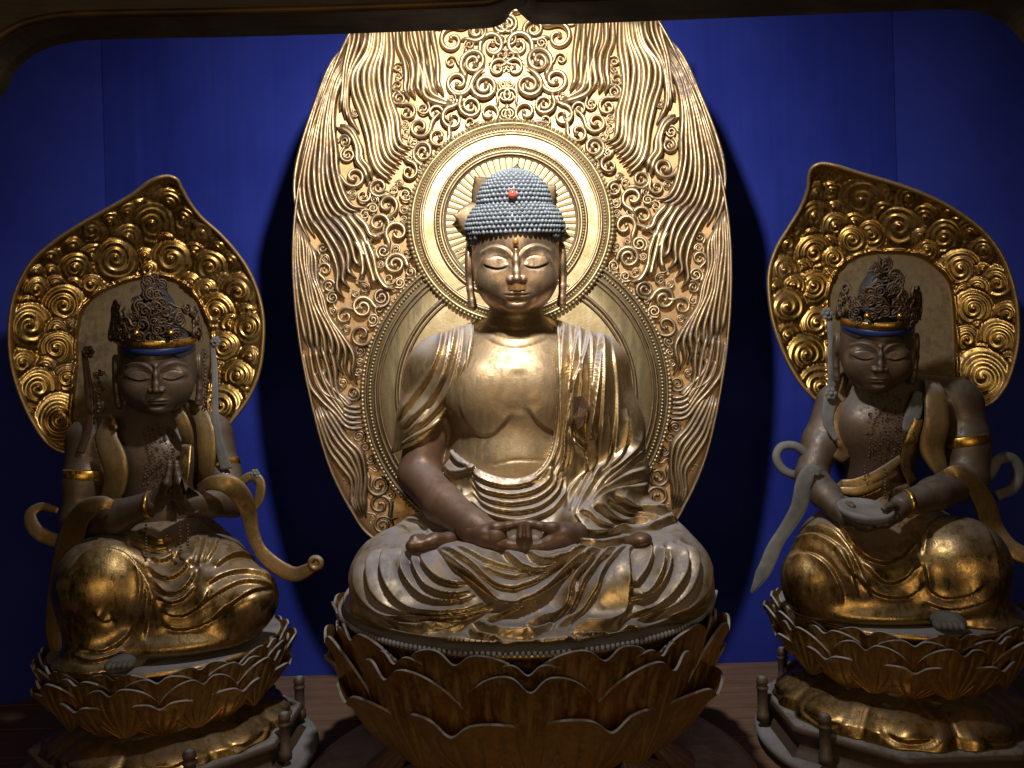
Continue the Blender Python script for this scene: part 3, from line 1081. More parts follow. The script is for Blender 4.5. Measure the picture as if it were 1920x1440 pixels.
# ------------------------------------------------------------------ head (mm, face looks to -Y, eyes at z = 0)
def head_mesh(h=1.25, ears=True):
    f = Field((-100, -115, -112), (100, 105, 120), h)
    f.d[:] = 60
    f.ell((0, 8, 28), (77, 86, 84), 10)
    f.ell((0, -12, -22), (74, 70, 74), 22)
    f.ell((0, -36, -58), (50, 40, 36), 26)
    f.ell((0, -64, -80), (19, 14, 12), 16)
    for s in (-1, 1):
        f.ell((s * 40, -50, -32), (28, 26, 32), 18)
        f.ell((s * 33, -93, 8), (24, 13, 12), 15, op='sub')
        f.ell((s * 33, -62, 0), (25, 13, 15), 8)
    f.chain([(0, -82, 20), (0, -86, 2), (0, -91, -18), (0, -94.5, -30)], [3.8, 4.2, 5.6, 7.6], 6)
    for s in (-1, 1):
        f.ell((s * 10, -87, -32), (6.2, 8.5, 6), 4)
    f.ell((0, -71, -59), (27, 11, 15), 9)
    f.ell((0, -79.5, -56), (21, 5, 3.4), 3.0)
    for s in (-1, 1):
        f.ell((s * 6.5, -81, -55.4), (8, 4.5, 3.0), 3)
    f.ell((0, -79, -62.6), (14.5, 5.5, 4.0), 3.0)
    f.ell((0, -83, -70.5), (15, 6, 3.5), 6, op='sub')
    if ears:
        for s in (-1, 1):
            f.ell((s * 82, 12, -2), (9, 20, 36), 4)
            f.chain([(s * 82, 6, -22), (s * 81, 0, -50), (s * 79, -3, -72), (s * 78, -3, -82)], [8, 6.5, 7, 8.5], 4)
            f.ell((s * 90, 8, 2), (5, 11, 24), 2, op='sub')
    V, F = f.mesh(2)
    N = vnormals(V, F)
    # engraved brows, lids
    r = Relief(-110, -130, 110, 130)        # x, -z
    fr_ = (N[:, 1] < 0.1) & (V[:, 1] < -20)
    for s in (-1, 1):
        q = lambda P: [(s * x, -z) for x, z in P]
        r.stroke(q([(5, 6), (9, 17), (20, 26), (34, 29.5), (48, 26), (61, 17)]), 2.3, s, 11, 9, 1.0, 0.12, 1.3)
        r.stroke(q([(12, -5), (20, -9.5), (32, -11), (44, -8), (56, -2)]), 2.0, -s, 8, 4, 1.0, 0.1, 1.0)
        r.groove(q([(13, 3), (24, 9), (36, 10), (50, 6)]), 0.8, 1.6)
    r.groove([(-23, 58), (-10, 59.8), (0, 59), (10, 59.8), (23, 58)], 1.2, 1.2)
    w = r.sample(V[:, 0], -V[:, 2]) * fr_
    V = V + N * w[:, None]
    # paint mask: the dark line between the lids, mouth line
    pm = Relief(-110, -130, 110, 130)
    for s in (-1, 1):
        pm.groove([(s * x, -z) for x, z in [(12, -6), (20, -10.5), (32, -12.5), (44, -9.5), (57, -2)]], 1.3, 2.3, 0.2)
        pm.groove([(s * x, -z) for x, z in [(6, 9), (11, 18.5), (21, 27), (34, 30.5), (48, 27), (61, 18)]], 0.55, 1.8, 0.2)
    pm.groove([(-22, 58), (-10, 59.8), (0, 59), (10, 59.8), (22, 58)], 0.8, 1.2)
    paint = np.clip(-pm.sample(V[:, 0], -V[:, 2]), 0, 1) * fr_
    return V, F, paint


HV, HF, HP = head_mesh()
HV[:, 0] *= 1.085


def put_head(name, parent, pos, sc, yaw, pitch, tilt, mt):
    Mx = Matrix.Translation(pos) @ Matrix.Rotation(yaw, 4, 'Z') @ Matrix.Rotation(pitch, 4, 'X') @ Matrix.Rotation(tilt, 4, 'Y') @ Matrix.Scale(sc * 0.001, 4)
    A = np.array(Mx)
    o = part(name, HV @ A[:3, :3].T + A[:3, 3], HF, mt, parent)
    at_ = o.data.attributes.new('paint', 'FLOAT', 'POINT')
    at_.data.foreach_set('value', HP.astype(np.float32))
    return o, Mx


# ------------------------------------------------------------------ central figure
bud = thing('seated_statue', 'large gilt seated figure with blue-grey curled hair and hands folded in its lap', 'statue', loc=(BX, 0, SEATZ))
hpos = Vector(at(967, 490, -0.035))
head, HM_ = put_head('head', bud, hpos, 0.968, 0, R(9), 0, M['face'])
A_ = np.array(HM_)


def head_w(P):
    return np.asarray(P, float) @ A_[:3, :3].T + A_[:3, 3]


# hair: cap, topknot mound and rows of curls
f = Field((-110, -110, 0), (110, 118, 185), 2.4)
f.d[:] = 60
f.ell((0, 15, 60), (91, 94, 66), 5)
f.ell((0, 14, 106), (68, 72, 63), 5)
X_, Y_, Z_ = f.pts(tuple(slice(0, n) for n in f.n))
box_ = np.maximum(np.maximum(np.abs(X_) - 73, Z_ - 50), Y_ + 4)
f.d = np.maximum(f.d, -box_.astype(np.float32))
V, F = f.mesh(2)
hair = part('hair', head_w(V), F, M['hair'], bud)
HVn = vnormals(V, F)
mb = MB()
cb, cf = lathe([(0.02, 1.0), (0.5, 0.86), (0.86, 0.5), (1.0, 0.0), (0.9, -0.4)], 8)
E1 = (np.array([0, 15, 60.]), np.array([92, 94, 66.]))
E2 = (np.array([0, 14, 106.]), np.array([68, 72, 63.]))
front_cut = (np.array([0, -95, 8.]), np.array([76, 92, 48.]))
for (C_, R_), (Co, Ro) in ((E1, E2), (E2, E1)):
    phis = []
    ph = 0.02
    while ph < 2.0:
        phis.append(ph)
        ph += 8.3 / math.hypot(R_[1] * math.cos(ph), R_[2] * math.sin(ph))
    for row, ph in enumerate(phis):
        n = max(3, int(2 * math.pi * math.sin(ph) * R_[0] / 8.6))
        for i in range(n):
            a = (i + 0.5 * (row % 2)) / n * 2 * math.pi
            P = C_ + R_ * np.array([math.sin(ph) * math.sin(a), -math.sin(ph) * math.cos(a), math.cos(ph)])
            if P[1] > 70 or (((P - Co) / Ro) ** 2).sum() < 0.97 or (abs(P[0]) < 74 and P[1] < 4 and P[2] < 53 - 12 * (P[0] / 74) ** 4):
                continue
            if P[2] < 14:
                continue
            nrm = Vector((P - C_) / R_ ** 2).normalized()
            js = rng.uniform(0.9, 1.1)
            P = P + rng.uniform(-0.45, 0.45, 3)
            mb.add((cb * js * np.array([4.5, 4.5, 4.8])) @ np.array(nrm.to_track_quat('Z', 'Y').to_matrix()).T + P, cf)
V, F = mb.out()
o = part('hair_curls', head_w(V), F, M['hair'], hair); o["kind"] = "stuff"


def ball(c, r, n=14, sq=(1, 1, 1)):
    t = np.linspace(0, math.pi, n)
    V, F = lathe(np.stack([np.maximum(np.sin(t), 1e-3), np.cos(t)], 1), n * 2, cap=False)
    return V * r * np.array(sq) + np.asarray(c), [g[::-1] for g in F]


M['red'], nt, b = mat('red_crystal')
b.inputs['Base Color'].default_value = (0.62, 0.07, 0.04, 1); b.inputs['Roughness'].default_value = 0.12
b.inputs['Subsurface Weight'].default_value = 0.2; b.inputs['Subsurface Radius'].default_value = (0.01, 0.003, 0.002)
M['amber'], nt, b = mat('amber_bead')
b.inputs['Base Color'].default_value = (0.42, 0.22, 0.05, 1); b.inputs['Roughness'].default_value = 0.18; b.inputs['Metallic'].default_value = 0.4
V, F = ball(head_w([(-3, -62, 119)])[0], 0.0078)
part('red_hair_jewel', V, F, M['red'], bud)
uw = head_w([(0, -82, 36)])[0]
V, F = ball(uw, 0.0058, sq=(0.9, 0.8, 1.2))
part('forehead_bead', V, F, M['amber'], bud)

# ---- bare body: neck, chest, belly, right arm
Pn = lambda x, y, Y: at(x, y, Y)
f = Field((-0.28, -0.27, -0.40), (0.27, 0.15, 0.18), 0.0030)
f.cap(Pn(967, 555, -0.005), Pn(968, 650, 0.02), 0.048, 0.058, 0.02)
f.ell(Pn(968, 735, 0.005), (0.152, 0.093, 0.122), 0.03)
f.chain([Pn(842, 695, 0.018), Pn(968, 654, 0.012), Pn(1096, 692, 0.018)], [0.050, 0.058, 0.050], 0.03)
f.ell(Pn(968, 885, 0.0), (0.135, 0.102, 0.125), 0.04)
f.ell(Pn(908, 742, -0.050), (0.070, 0.040, 0.062), 0.03)
f.ell(Pn(1008, 742, -0.048), (0.056, 0.040, 0.062), 0.03)
ARM = [Pn(820, 700, 0.010), Pn(800, 800, -0.005), Pn(784, 890, -0.030), Pn(832, 946, -0.115), Pn(888, 988, -0.185), Pn(930, 1006, -0.215)]
ARMR = [0.050, 0.037, 0.036, 0.0345, 0.027, 0.021]
f.chain(ARM[:3], ARMR[:3], 0.02)
f.chain(ARM[2:], ARMR[2:], 0.012)
V, F = f.mesh(2)
rl = Relief(700, 540, 1220, 1060)
Z2 = (680, 560, 3.2)
rl.stroke(zt([(575, 620), (620, 740), (700, 815), (780, 815), (850, 750), (905, 680)], *Z2), 0.0026, -1, 26, 16, 0.8)
rl.stroke(zt([(985, 650), (1030, 720), (1090, 775), (1170, 810), (1260, 800)], *Z2), 0.0026, -1, 26, 16, 0.8)
rl.groove(zt([(740, 1010), (850, 980), (960, 968), (1100, 972)], *Z2), 0.002, 2.2)
rl.groove(zt([(930, 420), (935, 560), (930, 700)], *Z2), 0.002, 16)
for yy in (610, 628, 645):
    rl.groove([(905, yy - 12), (935, yy + 3), (968, yy + 9), (1000, yy + 3), (1032, yy - 12)], 0.0011, 3.0)
V = rl.carve(V, F)
skin = part('body', V, F, M['skin'], bud)
# the arm is browner than the chest
dm = np.full(len(V), 9.0)
for i in range(1, 5):
    a_, b_ = ARM[i], ARM[i + 1]
    t = np.clip(((V - a_) @ (b_ - a_)) / ((b_ - a_) @ (b_ - a_)), 0, 1)
    dm = np.minimum(dm, np.linalg.norm(V - a_ - t[:, None] * (b_ - a_), axis=1) - (ARMR[i] + t * (ARMR[i + 1] - ARMR[i])))
at_ = skin.data.attributes.new('alt', 'FLOAT', 'POINT')
at_.data.foreach_set('value', np.clip(1.0 - (dm - 0.002) / 0.012, 0, 1).astype(np.float32))

# ---- hands, thumbs and first fingers meeting
f = field_box([(870, 965, -0.26), (1100, 1045, -0.15)], 0.015, 0.0015)
HYd = -0.225
for s in (-1, 1):
    cx = 983
    q = lambda dx, y, Y: at(cx + s * dx, y, Y)
    f.chain([q(98, 1001, -0.200), q(74, 1009, -0.212), q(46, 1019, -0.222), q(22, 1025, HYd), q(4, 1027, HYd)], [0.0195, 0.0180, 0.0125, 0.0098, 0.009], 0.005)
    f.ell(q(66, 1002, -0.214), (0.026, 0.016, 0.0165), 0.010)
    f.chain([q(84, 996, -0.206), q(54, 991, -0.220), q(32, 987, HYd), q(16, 983, HYd), q(2, 980, HYd)], [0.015, 0.0105, 0.0075, 0.0066, 0.006], 0.003)
    f.chain([q(7, 1024, HYd - 0.003), q(7.5, 1006, HYd - 0.007), q(6, 987, HYd - 0.002)], [0.0075, 0.0062, 0.0056], 0.002)
    for i in range(3):
        f.chain([q(40, 1028 + i, HYd + 0.012 + 0.014 * i), q(3, 1031 + i, HYd + 0.010 + 0.014 * i)], [0.009, 0.0082], 0.002)
V, F = f.mesh(2)
part('folded_hands', V, F, M['arm'], bud)
M['pale'] = matte('pale_pad', (0.62, 0.62, 0.64), (0.74, 0.73, 0.72), 20, 0.5)
for s in (-1, 1):
    V, F = ball(at(983 + s * 20, 1003, HYd + 0.004), 0.012, sq=(1.1, 0.5, 0.9))
    part('pale_palm_gap', V, F, M['pale'], bud)

# ---- robe
f = Field((-0.37, -0.36, -0.40), (0.39, 0.13, 0.125), 0.0021)
# torso and shoulders, a little larger than the skin
f.ell(Pn(968, 738, 0.008), (0.172, 0.103, 0.132), 0.03)
f.chain([Pn(838, 690, 0.015), Pn(968, 652, 0.012), Pn(1108, 690, 0.015)], [0.067, 0.070, 0.067], 0.03)
f.ell(Pn(968, 885, -0.012), (0.150, 0.118, 0.13), 0.035)
f.ell(Pn(970, 980, -0.01), (0.20, 0.14, 0.09), 0.04)
f.chain([Pn(822, 700, 0.010), Pn(803, 790, 0.0), Pn(790, 850, -0.005)], [0.062, 0.056, 0.056], 0.02)
# left arm in its sleeve
f.chain([Pn(1115, 700, 0.010), Pn(1142, 800, 0.0), Pn(1152, 885, -0.012)], [0.062, 0.062, 0.062], 0.025)
f.chain([Pn(1152, 890, -0.014), Pn(1120, 950, -0.08), Pn(1095, 985, -0.150)], [0.060, 0.052, 0.042], 0.02)
f.chain([Pn(1150, 930, -0.03), Pn(1220, 985, -0.05), Pn(1240, 1010, -0.08)], [0.04, 0.030, 0.03], 0.03)
# breast side of the robe stands off the skin
f.ell(Pn(1082, 765, -0.035), (0.072, 0.075, 0.125), 0.03)
# lap
f.ell(Pn(778, 1075, -0.085), (0.113, 0.160, 0.086), 0.04)
f.ell(Pn(1216, 1070, -0.085), (0.108, 0.160, 0.086), 0.04)
f.ell(Pn(992, 1068, -0.10), (0.26, 0.15, 0.070), 0.04)
f.chain([Pn(772, 1095, -0.172), Pn(880, 1110, -0.205), Pn(1000, 1118, -0.212), Pn(1110, 1110, -0.205), Pn(1222, 1092, -0.172)], [0.066, 0.066, 0.060, 0.066, 0.066], 0.04)
c = np.array([BX, -0.012, SEATZ + 0.020])
f.ell(c, (0.332, 0.330, 0.026), 0.03)
# cut away: chest opening, right forearm, everything below the seat
full = tuple(slice(0, n) for n in f.n)
X, Y, Z = f.pts(full)
kk = FOC / (CD + Y)
PX = 960 + (X * CR - Z * SR) * kk
PY = 720 - (X * SR + Z * CR) * kk
chest = [(893, 560), (886, 650), (876, 700), (858, 745), (826, 795), (838, 835), (862, 858), (905, 884), (950, 897), (990, 893), (1020, 868), (1035, 830), (1042, 760), (1043, 660), (1038, 560), (968, 520)]
sub = (slice(None), slice(0, int((0.02 + 0.36) / f.h)), slice(None))
sd = poly_cut(chest, PX[sub], PY[sub]) / 1000
f.d[sub] = np.maximum(f.d[sub], -sd)
sub2 = full
armhole = [(600, 800), (650, 880), (742, 848), (800, 820), (850, 755), (872, 790), (846, 850), (825, 905), (780, 965), (700, 960), (600, 960)]
sub = (slice(0, int((at(910, 800, 0)[0] + 0.37) / f.h)), slice(None), slice(0, None))
sd = poly_cut(armhole, PX[sub], PY[sub]) / 1000
f.d[sub] = np.maximum(f.d[sub], -sd)
f.d = np.maximum(f.d, (SEATZ + 0.003 - Z).astype(np.float32))
V, F = f.mesh(2)
rl = Relief(600, 540, 1400, 1300)
ZL = (640, 940, 4.8); ZR = (980, 940, 4.8)
A = 0.0120
S1 = lambda pts, z, amp=A, sgn=-1, wl=18, wh=8, g=1.2, **kw: rl.stroke(zt(pts, *z), amp * (1.0 if amp == A else 1.5), sgn, wl, wh, g, edge=1.2, **kw)
# left knee
S1([(580, 430), (530, 500), (525, 590), (570, 690), (650, 780), (760, 850), (900, 890), (1050, 885), (1220, 850)], ZL)
S1([(500, 410), (400, 450), (370, 530), (370, 640), (420, 770), (520, 880), (650, 950), (850, 985), (1050, 975), (1300, 915)], ZL)
S1([(420, 395), (310, 460), (255, 580), (270, 740), (330, 850), (440, 940), (600, 1000), (800, 1030), (1000, 1015), (1200, 980), (1390, 915)], ZL)
S1([(380, 370), (210, 470), (145, 600), (160, 760), (230, 880), (350, 990), (500, 1060), (700, 1080), (1000, 1060), (1250, 1000), (1400, 960)], ZL)
S1([(480, 310), (280, 330), (130, 430), (65, 560), (62, 700), (110, 840), (210, 950), (350, 1045), (480, 1105), (650, 1135), (900, 1115), (1130, 1060)], ZL)
S1([(630, 460), (628, 540), (670, 640), (750, 740), (860, 800), (1000, 830), (1170, 815)], ZL)
S1([(705, 470), (730, 560), (800, 640), (900, 710), (1020, 745), (1140, 745)], ZL)
S1([(640, 290), (560, 230), (450, 220), (330, 250)], ZL, 0.004, 1)
S1([(800, 290), (720, 210), (640, 180), (560, 180)], ZL, 0.004, 1)
# hanging flaps in the middle
toR = lambda pts: [((x / 4.8 + 980 - 640) * 4.8, y) for x, y in pts]
S1([(850, 420), (960, 520), (1050, 600), (1180, 690), (1300, 800), (1400, 880), (1500, 905), (1600, 905)] + toR([(0, 885), (120, 840), (250, 755), (400, 630), (520, 555), (620, 480), (720, 435)]), ZL, 0.013, -1, 22, 13, 1.0)
S1([(870, 425), (1000, 480), (1150, 580), (1280, 690), (1400, 760), (1550, 785)] + toR([(0, 765), (120, 725), (250, 650), (380, 580)]), ZL, 0.006)
S1([(1000, 440), (1150, 490), (1300, 560), (1450, 600), (1600, 610)] + toR([(20, 600)]), ZL, 0.004)
S1([(1250, 600), (1400, 660), (1550, 690)] + toR([(0, 675), (120, 640)]), ZL, 0.004)
S1([(1430, 440), (1500, 510), (1600, 590)] + toR([(0, 615), (100, 640), (200, 645), (300, 610), (430, 560)]), ZL, 0.007)
S1([(20, 440), (80, 510), (160, 570), (260, 590), (400, 560), (560, 480), (610, 450)], ZR, 0.007)
# diagonal folds to the hem
S1([(740, 430), (600, 530), (500, 650), (440, 760), (410, 890), (330, 1000), (180, 1080), (20, 1110)], ZR, 0.008, 1)
S1([(860, 420), (700, 520), (640, 600), (560, 700), (520, 800), (470, 920), (380, 1040)], ZR, 0.008, 1, 13)
S1([(590, 540), (510, 640), (490, 760), (480, 860), (420, 1000)], ZR, 0.004, 1, 9, 5)
S1([(960, 400), (820, 500), (720, 640), (680, 760), (600, 890), (540, 980), (440, 1060), (280, 1140)], ZR, 0.006, 1, 14)
S1([(1030, 400), (970, 440), (950, 540), (945, 680), (935, 850), (920, 980), (890, 1060), (820, 1120), (700, 1145), (520, 1135), (420, 1130)], ZR, 0.010, 1, 24, 8, 1.0)
S1([(420, 1180), (600, 1200), (790, 1185)], ZR, 0.006, -1, 8, 6)
S1([(390, 1225), (480, 1245), (620, 1262), (760, 1250)], ZR, 0.006, -1, 8, 6)
S1([(0, 1180), (100, 1185), (200, 1130), (290, 1080)], ZR, 0.006, -1, 12, 6)
S1([(100, 1250), (250, 1300), (400, 1310), (600, 1290), (760, 1220)], ZR, 0.005, -1, 10, 6)
S1([(890, 1150), (1000, 1145), (1090, 1180), (1150, 1160)], ZR, 0.005, -1, 10, 6)
S1([(1180, 1080), (1250, 1130), (1400, 1180), (1560, 1190), (1728, 1185)], ZL, 0.007, -1, 12, 7)
S1([(1140, 1150), (1170, 1200), (1300, 1230), (1450, 1245)], ZL, 0.006, -1, 10, 6)
S1([(860, 1245), (1000, 1255), (1200, 1265), (1400, 1275), (1600, 1285)], ZL, 0.005, -1, 9, 6)
S1([(700, 1170), (850, 1150), (1000, 1130), (1130, 1090)], ZL, 0.005, -1, 10, 6)
S1([(1300, 1080), (1420, 1030), (1520, 980), (1640, 940)], ZL, 0.006, -1, 10, 6)
# right knee
S1([(1160, 380), (1175, 460), (1140, 570), (1080, 660), (960, 785)], ZR, A, 1)
S1([(1220, 395), (1272, 480), (1265, 590), (1220, 690), (1120, 800), (950, 872)], ZR, A, 1)
S1([(1260, 380), (1335, 480), (1320, 620), (1240, 760), (1100, 870), (950, 915)], ZR, A, 1)
S1([(1340, 360), (1450, 470), (1467, 600), (1420, 720), (1300, 860), (1130, 980), (930, 1035)], ZR, A, 1)
S1([(1400, 350), (1540, 460), (1565, 600), (1510, 770), (1390, 910), (1200, 1020), (1000, 1060)], ZR, A, 1)
S1([(1250, 280), (1460, 295), (1620, 400), (1700, 530), (1700, 680), (1640, 820), (1500, 960), (1330, 1045)], ZR, A, 1)
# sleeve and its folds
S1([(470, 110), (520, 200), (560, 260), (640, 290), (760, 280), (1000, 258), (1180, 220), (1320, 172), (1450, 185), (1560, 255)], ZR, 0.012, -1, 20, 12, 1.0)
S1([(500, 90), (590, 115), (640, 170), (720, 220), (800, 235)], ZR, 0.005)
S1([(600, 40), (700, 80), (770, 140), (860, 180), (1000, 190), (1180, 190)], ZR, 0.006)
S1([(740, 0), (850, 60), (950, 120), (1100, 150), (1280, 160)], ZR, 0.005)
S1([(800, -60), (870, 10), (1000, 65), (1150, 110), (1330, 122)], ZR, 0.008)
S1([(470, 370), (560, 402), (660, 412), (800, 390), (900, 350), (1000, 290)], ZR, 0.006)
# upper robe
S2 = lambda pts, amp=0.005, sgn=-1, wl=12, wh=6, g=0.8, **kw: rl.stroke(zt(pts, *Z2), amp * 1.5, sgn, wl, wh, g, edge=1.2, **kw)
S2([(590, 110), (570, 180), (558, 260), (530, 370), (490, 480), (420, 600), (330, 700), (235, 790)], 0.0075, 1)
S2([(520, 140), (490, 230), (470, 320), (430, 420), (370, 520), (290, 640), (220, 740)], 0.0075, 1)
S2([(640, 330), (610, 430), (560, 540), (470, 640), (370, 740), (290, 800)], 0.005, 1)
S2([(1200, 90), (1190, 250), (1185, 400), (1180, 600), (1180, 760), (1150, 900), (1110, 1010)], 0.0075, -1)
S2([(1290, 110), (1280, 220), (1262, 340), (1250, 430), (1235, 560)], 0.0075, -1)
S2([(1350, 130), (1340, 250), (1310, 370), (1270, 490), (1250, 600), (1220, 740), (1200, 850), (1180, 980), (1150, 1060)], 0.0085, -1)
S2([(1438, 165), (1420, 280), (1400, 400), (1390, 500), (1370, 640), (1350, 740), (1345, 830)], 0.0085, -1)
S2([(1240, 760), (1280, 850), (1330, 910), (1340, 1000), (1300, 1110), (1260, 1180), (1230, 1260)], 0.006, 1)
S2([(1360, 760), (1400, 880), (1390, 990), (1340, 1090), (1290, 1200), (1250, 1280)], 0.005, 1)
S2([(1480, 700), (1475, 880), (1445, 1020), (1380, 1120), (1330, 1200), (1280, 1290)], 0.006, 1)
S2([(1590, 660), (1590, 800), (1550, 940), (1460, 1040), (1390, 1120)], 0.006, 1)
S2([(1690, 800), (1640, 900), (1560, 990), (1470, 1070), (1400, 1140)], 0.006, 1)
S2([(1700, 900), (1620, 970), (1520, 1060), (1430, 1130)], 0.006, 1)
S2([(1700, 1010), (1600, 1040), (1500, 1090), (1420, 1150), (1350, 1230)], 0.006, -1)
S2([(1720, 1100), (1620, 1120), (1520, 1140), (1430, 1190), (1370, 1260)], 0.006, -1)
for (P, am) in (([(1068, 596), (1072, 690), (1071, 780), (1062, 860), (1046, 905)], 0.005), ([(1083, 598), (1088, 690), (1084, 760), (1074, 830), (1062, 890)], 0.005), ([(1100, 604), (1108, 680), (1108, 760), (1100, 830), (1092, 900)], 0.0055), ([(1120, 612), (1128, 690), (1126, 780), (1118, 860), (1110, 920)], 0.005), ([(1146, 640), (1156, 730), (1152, 820), (1138, 900)], 0.004)):
    rl.stroke(P, am, -1, 8, 4.5, 1.0, edge=1.0)
for (P, am) in (([(850, 610), (838, 680), (815, 745), (780, 800), (752, 830)], 0.004), ([(868, 600), (860, 670), (842, 735), (806, 785), (765, 820)], 0.0045)):
    rl.stroke(P, am, 1, 8, 4.5, 1.0, edge=1.0)
# looped folds at the waist
S2([(630, 1010), (700, 1075), (800, 1115), (900, 1125), (1000, 1105), (1070, 1070)], 0.006, -1, 10, 6)
S2([(640, 1060), (720, 1140), (820, 1172), (920, 1178), (1030, 1150), (1110, 1090), (1150, 1000)], 0.007, -1, 10, 6)
S2([(645, 1110), (730, 1195), (830, 1226), (930, 1230), (1050, 1198), (1140, 1120), (1180, 1000)], 0.007, -1, 10, 6)
S2([(650, 1160), (740, 1245), (850, 1278), (950, 1280), (1070, 1248), (1170, 1150), (1210, 1000)], 0.007, -1, 10, 6)
S2([(645, 1210), (740, 1292), (850, 1330), (960, 1338), (1100, 1290), (1200, 1200), (1232, 1080)], 0.007, -1, 10, 6)
S2([(600, 1140), (620, 1230), (680, 1310), (750, 1360)], 0.006, -1, 10, 6)
S2([(560, 1120), (590, 1240), (640, 1330)], 0.006, -1, 10, 6)
S2([(440, 900), (480, 980), (530, 1040), (600, 1040), (700, 1010)], 0.006, -1, 10, 6)
S2([(470, 800), (510, 900), (570, 980), (640, 1010)], 0.005, -1, 10, 6)
V = rl.carve(V, F)
robe = part('robe', V, F, M['robe'], bud)
print('robe verts', len(V), 'body', len(skin.data.vertices))
def hem(name, pts, w, lift, mt=None):
    P = spline(pts, step=5)
    ys = np.array([front_y(f, x, y) or np.nan for x, y in P])
    ok = ~np.isnan(ys)
    P, ys = P[ok], ys[ok]
    for _ in range(3):
        ys = np.convolve(np.pad(ys, 2, mode='edge'), np.ones(5) / 5, mode='valid')
    q = at(P[:, 0], P[:, 1], ys - lift)
    t = np.linspace(0, 1, len(q))
    tp = np.clip(np.minimum(t, 1 - t) * 8 + 0.3, 0, 1)
    V, F = sweep(q, w * tp, w * 0.9 * tp, ns=8)
    return part(name, V, F, mt or M['robe'], robe)


hem('collar_edge', [(890, 592), (881, 650), (871, 702), (853, 746), (822, 788), (790, 811), (752, 832)], 0.0045, 0.001)
hem('collar_edge', [(1045, 590), (1049, 660), (1049, 760), (1042, 832), (1026, 874), (995, 899), (950, 904), (905, 891), (868, 868)], 0.0045, 0.001)
hem('collar_edge', [(1063, 592), (1062, 660), (1058, 760), (1052, 840), (1036, 884)], 0.0032, 0.0)
# small brown knot of the robe on the breast and the tucked tab
def flap(name, pts, y0, y1, th, mt, parent):
    n = len(pts); P = np.array(pts, float)
    a = at(P[:, 0], P[:, 1], np.linspace(y0, y1, n)); b = a + np.array([0, th, 0])
    F = [list(range(n)), [n + i for i in range(n)][::-1]] + [[i, n + i, n + (i + 1) % n, (i + 1) % n] for i in range(n)]
    return part(name, np.vstack([a, b]), F, mt, parent, False)


yk = front_y(f, 1086, 772)
flap('robe_knot', [(1080, 744), (1092, 742), (1104, 755), (1101, 768), (1095, 782), (1082, 781), (1084, 764), (1078, 772)], yk - 0.016, yk - 0.010, 0.018, M['arm'], robe)
flap('robe_knot', [(1070, 795), (1076, 783), (1090, 781), (1097, 784), (1092, 798), (1083, 806), (1079, 794)], yk - 0.018, yk - 0.012, 0.020, M['arm'], robe)
P = spline([(988, 895, 0), (1000, 904, 0), (1015, 906, 0), (1026, 896, 0), (1033, 875, 0)], n=12)
w = at(P[:, 0], P[:, 1], front_y(f, 1010, 900) - 0.001)
V, F = sweep(w, [0.004, 0.008, 0.011, 0.012, 0.012, 0.012, 0.012, 0.011, 0.010, 0.008, 0.006, 0.003], 0.005, ns=10)
part('tucked_tab', V, F, M['robe'], robe)
# soles of the feet showing on the lap
f = field_box([(755, 995, -0.24), (880, 1040, -0.13)], 0.03, 0.0022)
f.chain([Pn(772, 1024, -0.222), Pn(790, 1022, -0.218), Pn(815, 1014, -0.205), Pn(842, 1013, -0.190), Pn(866, 1020, -0.175)], [0.0105, 0.0095, 0.013, 0.013, 0.008], 0.005)
f.chain([Pn(778, 1012, -0.215), Pn(792, 1008, -0.205)], [0.009, 0.007], 0.004)
V, F = f.mesh(2)
part('foot', V, F, M['arm'], bud)
f = field_box([(1165, 990, -0.22), (1240, 1030, -0.15)], 0.03, 0.0022)
f.ell(Pn(1203, 1011, -0.200), (0.017, 0.020, 0.0115), 0.006)
f.ell(Pn(1190, 1015, -0.195), (0.018, 0.02, 0.009), 0.01)
V, F = f.mesh(2)
part('foot', V, F, M['arm'], bud)

# ------------------------------------------------------------------ side figures
M['sskin'] = gilt('dark_bronze_skin', gold=(0.125, 0.082, 0.052), worn=(0.07, 0.048, 0.036), dust=(0.17, 0.155, 0.15), dust_amt=0.6, worn_amt=0.5, rough=0.42, scale=2, metal=0.55, dlo=0.05, dhi=0.8, tint=(0.02, 0.012, 0.01))
M['skirt'] = gilt('gilt_skirt', gold=(0.40, 0.265, 0.105), worn=(0.12, 0.065, 0.028), dust=(0.30, 0.27, 0.26), dust_amt=0.6, worn_amt=0.44, rough=0.32, scale=1.8, dlo=0.3, dhi=0.95)
M['sash'] = gilt('worn_gilt_scarf', gold=(0.34, 0.22, 0.085), worn=(0.14, 0.085, 0.04), dust=(0.235, 0.215, 0.21), dust_amt=0.85, worn_amt=0.45, rough=0.42, scale=2.4, dlo=0.0, dhi=0.8, metal=0.8)
M['shalo'] = gilt('gilt_swirl_relief', gold=(0.39, 0.24, 0.075), worn=(0.11, 0.055, 0.018), dust=(0.3, 0.27, 0.25), dust_amt=0.35, worn_amt=0.42, rough=0.32, scale=2.0, dlo=0.4, dhi=1.0, tint=(0.045, 0.030, 0.012))
M['crown'] = gilt('dark_filigree', gold=(0.115, 0.07, 0.04), worn=(0.045, 0.028, 0.02), dust=(0.20, 0.175, 0.165), dust_amt=0.6, worn_amt=0.45, rough=0.5, scale=6, metal=0.7)
M['band'] = gilt('gilt_band', gold=(0.62, 0.36, 0.08), worn=(0.25, 0.13, 0.04), dust_amt=0.3, worn_amt=0.3, rough=0.3, scale=3)
M['grey'] = matte('dusty_grey_ribbon', (0.10, 0.10, 0.095), (0.16, 0.15, 0.14), 30, 0.8)
M['blue_hair'] = matte('blue_hair_band', (0.010, 0.018, 0.075), (0.014, 0.026, 0.11), 40, 0.4)
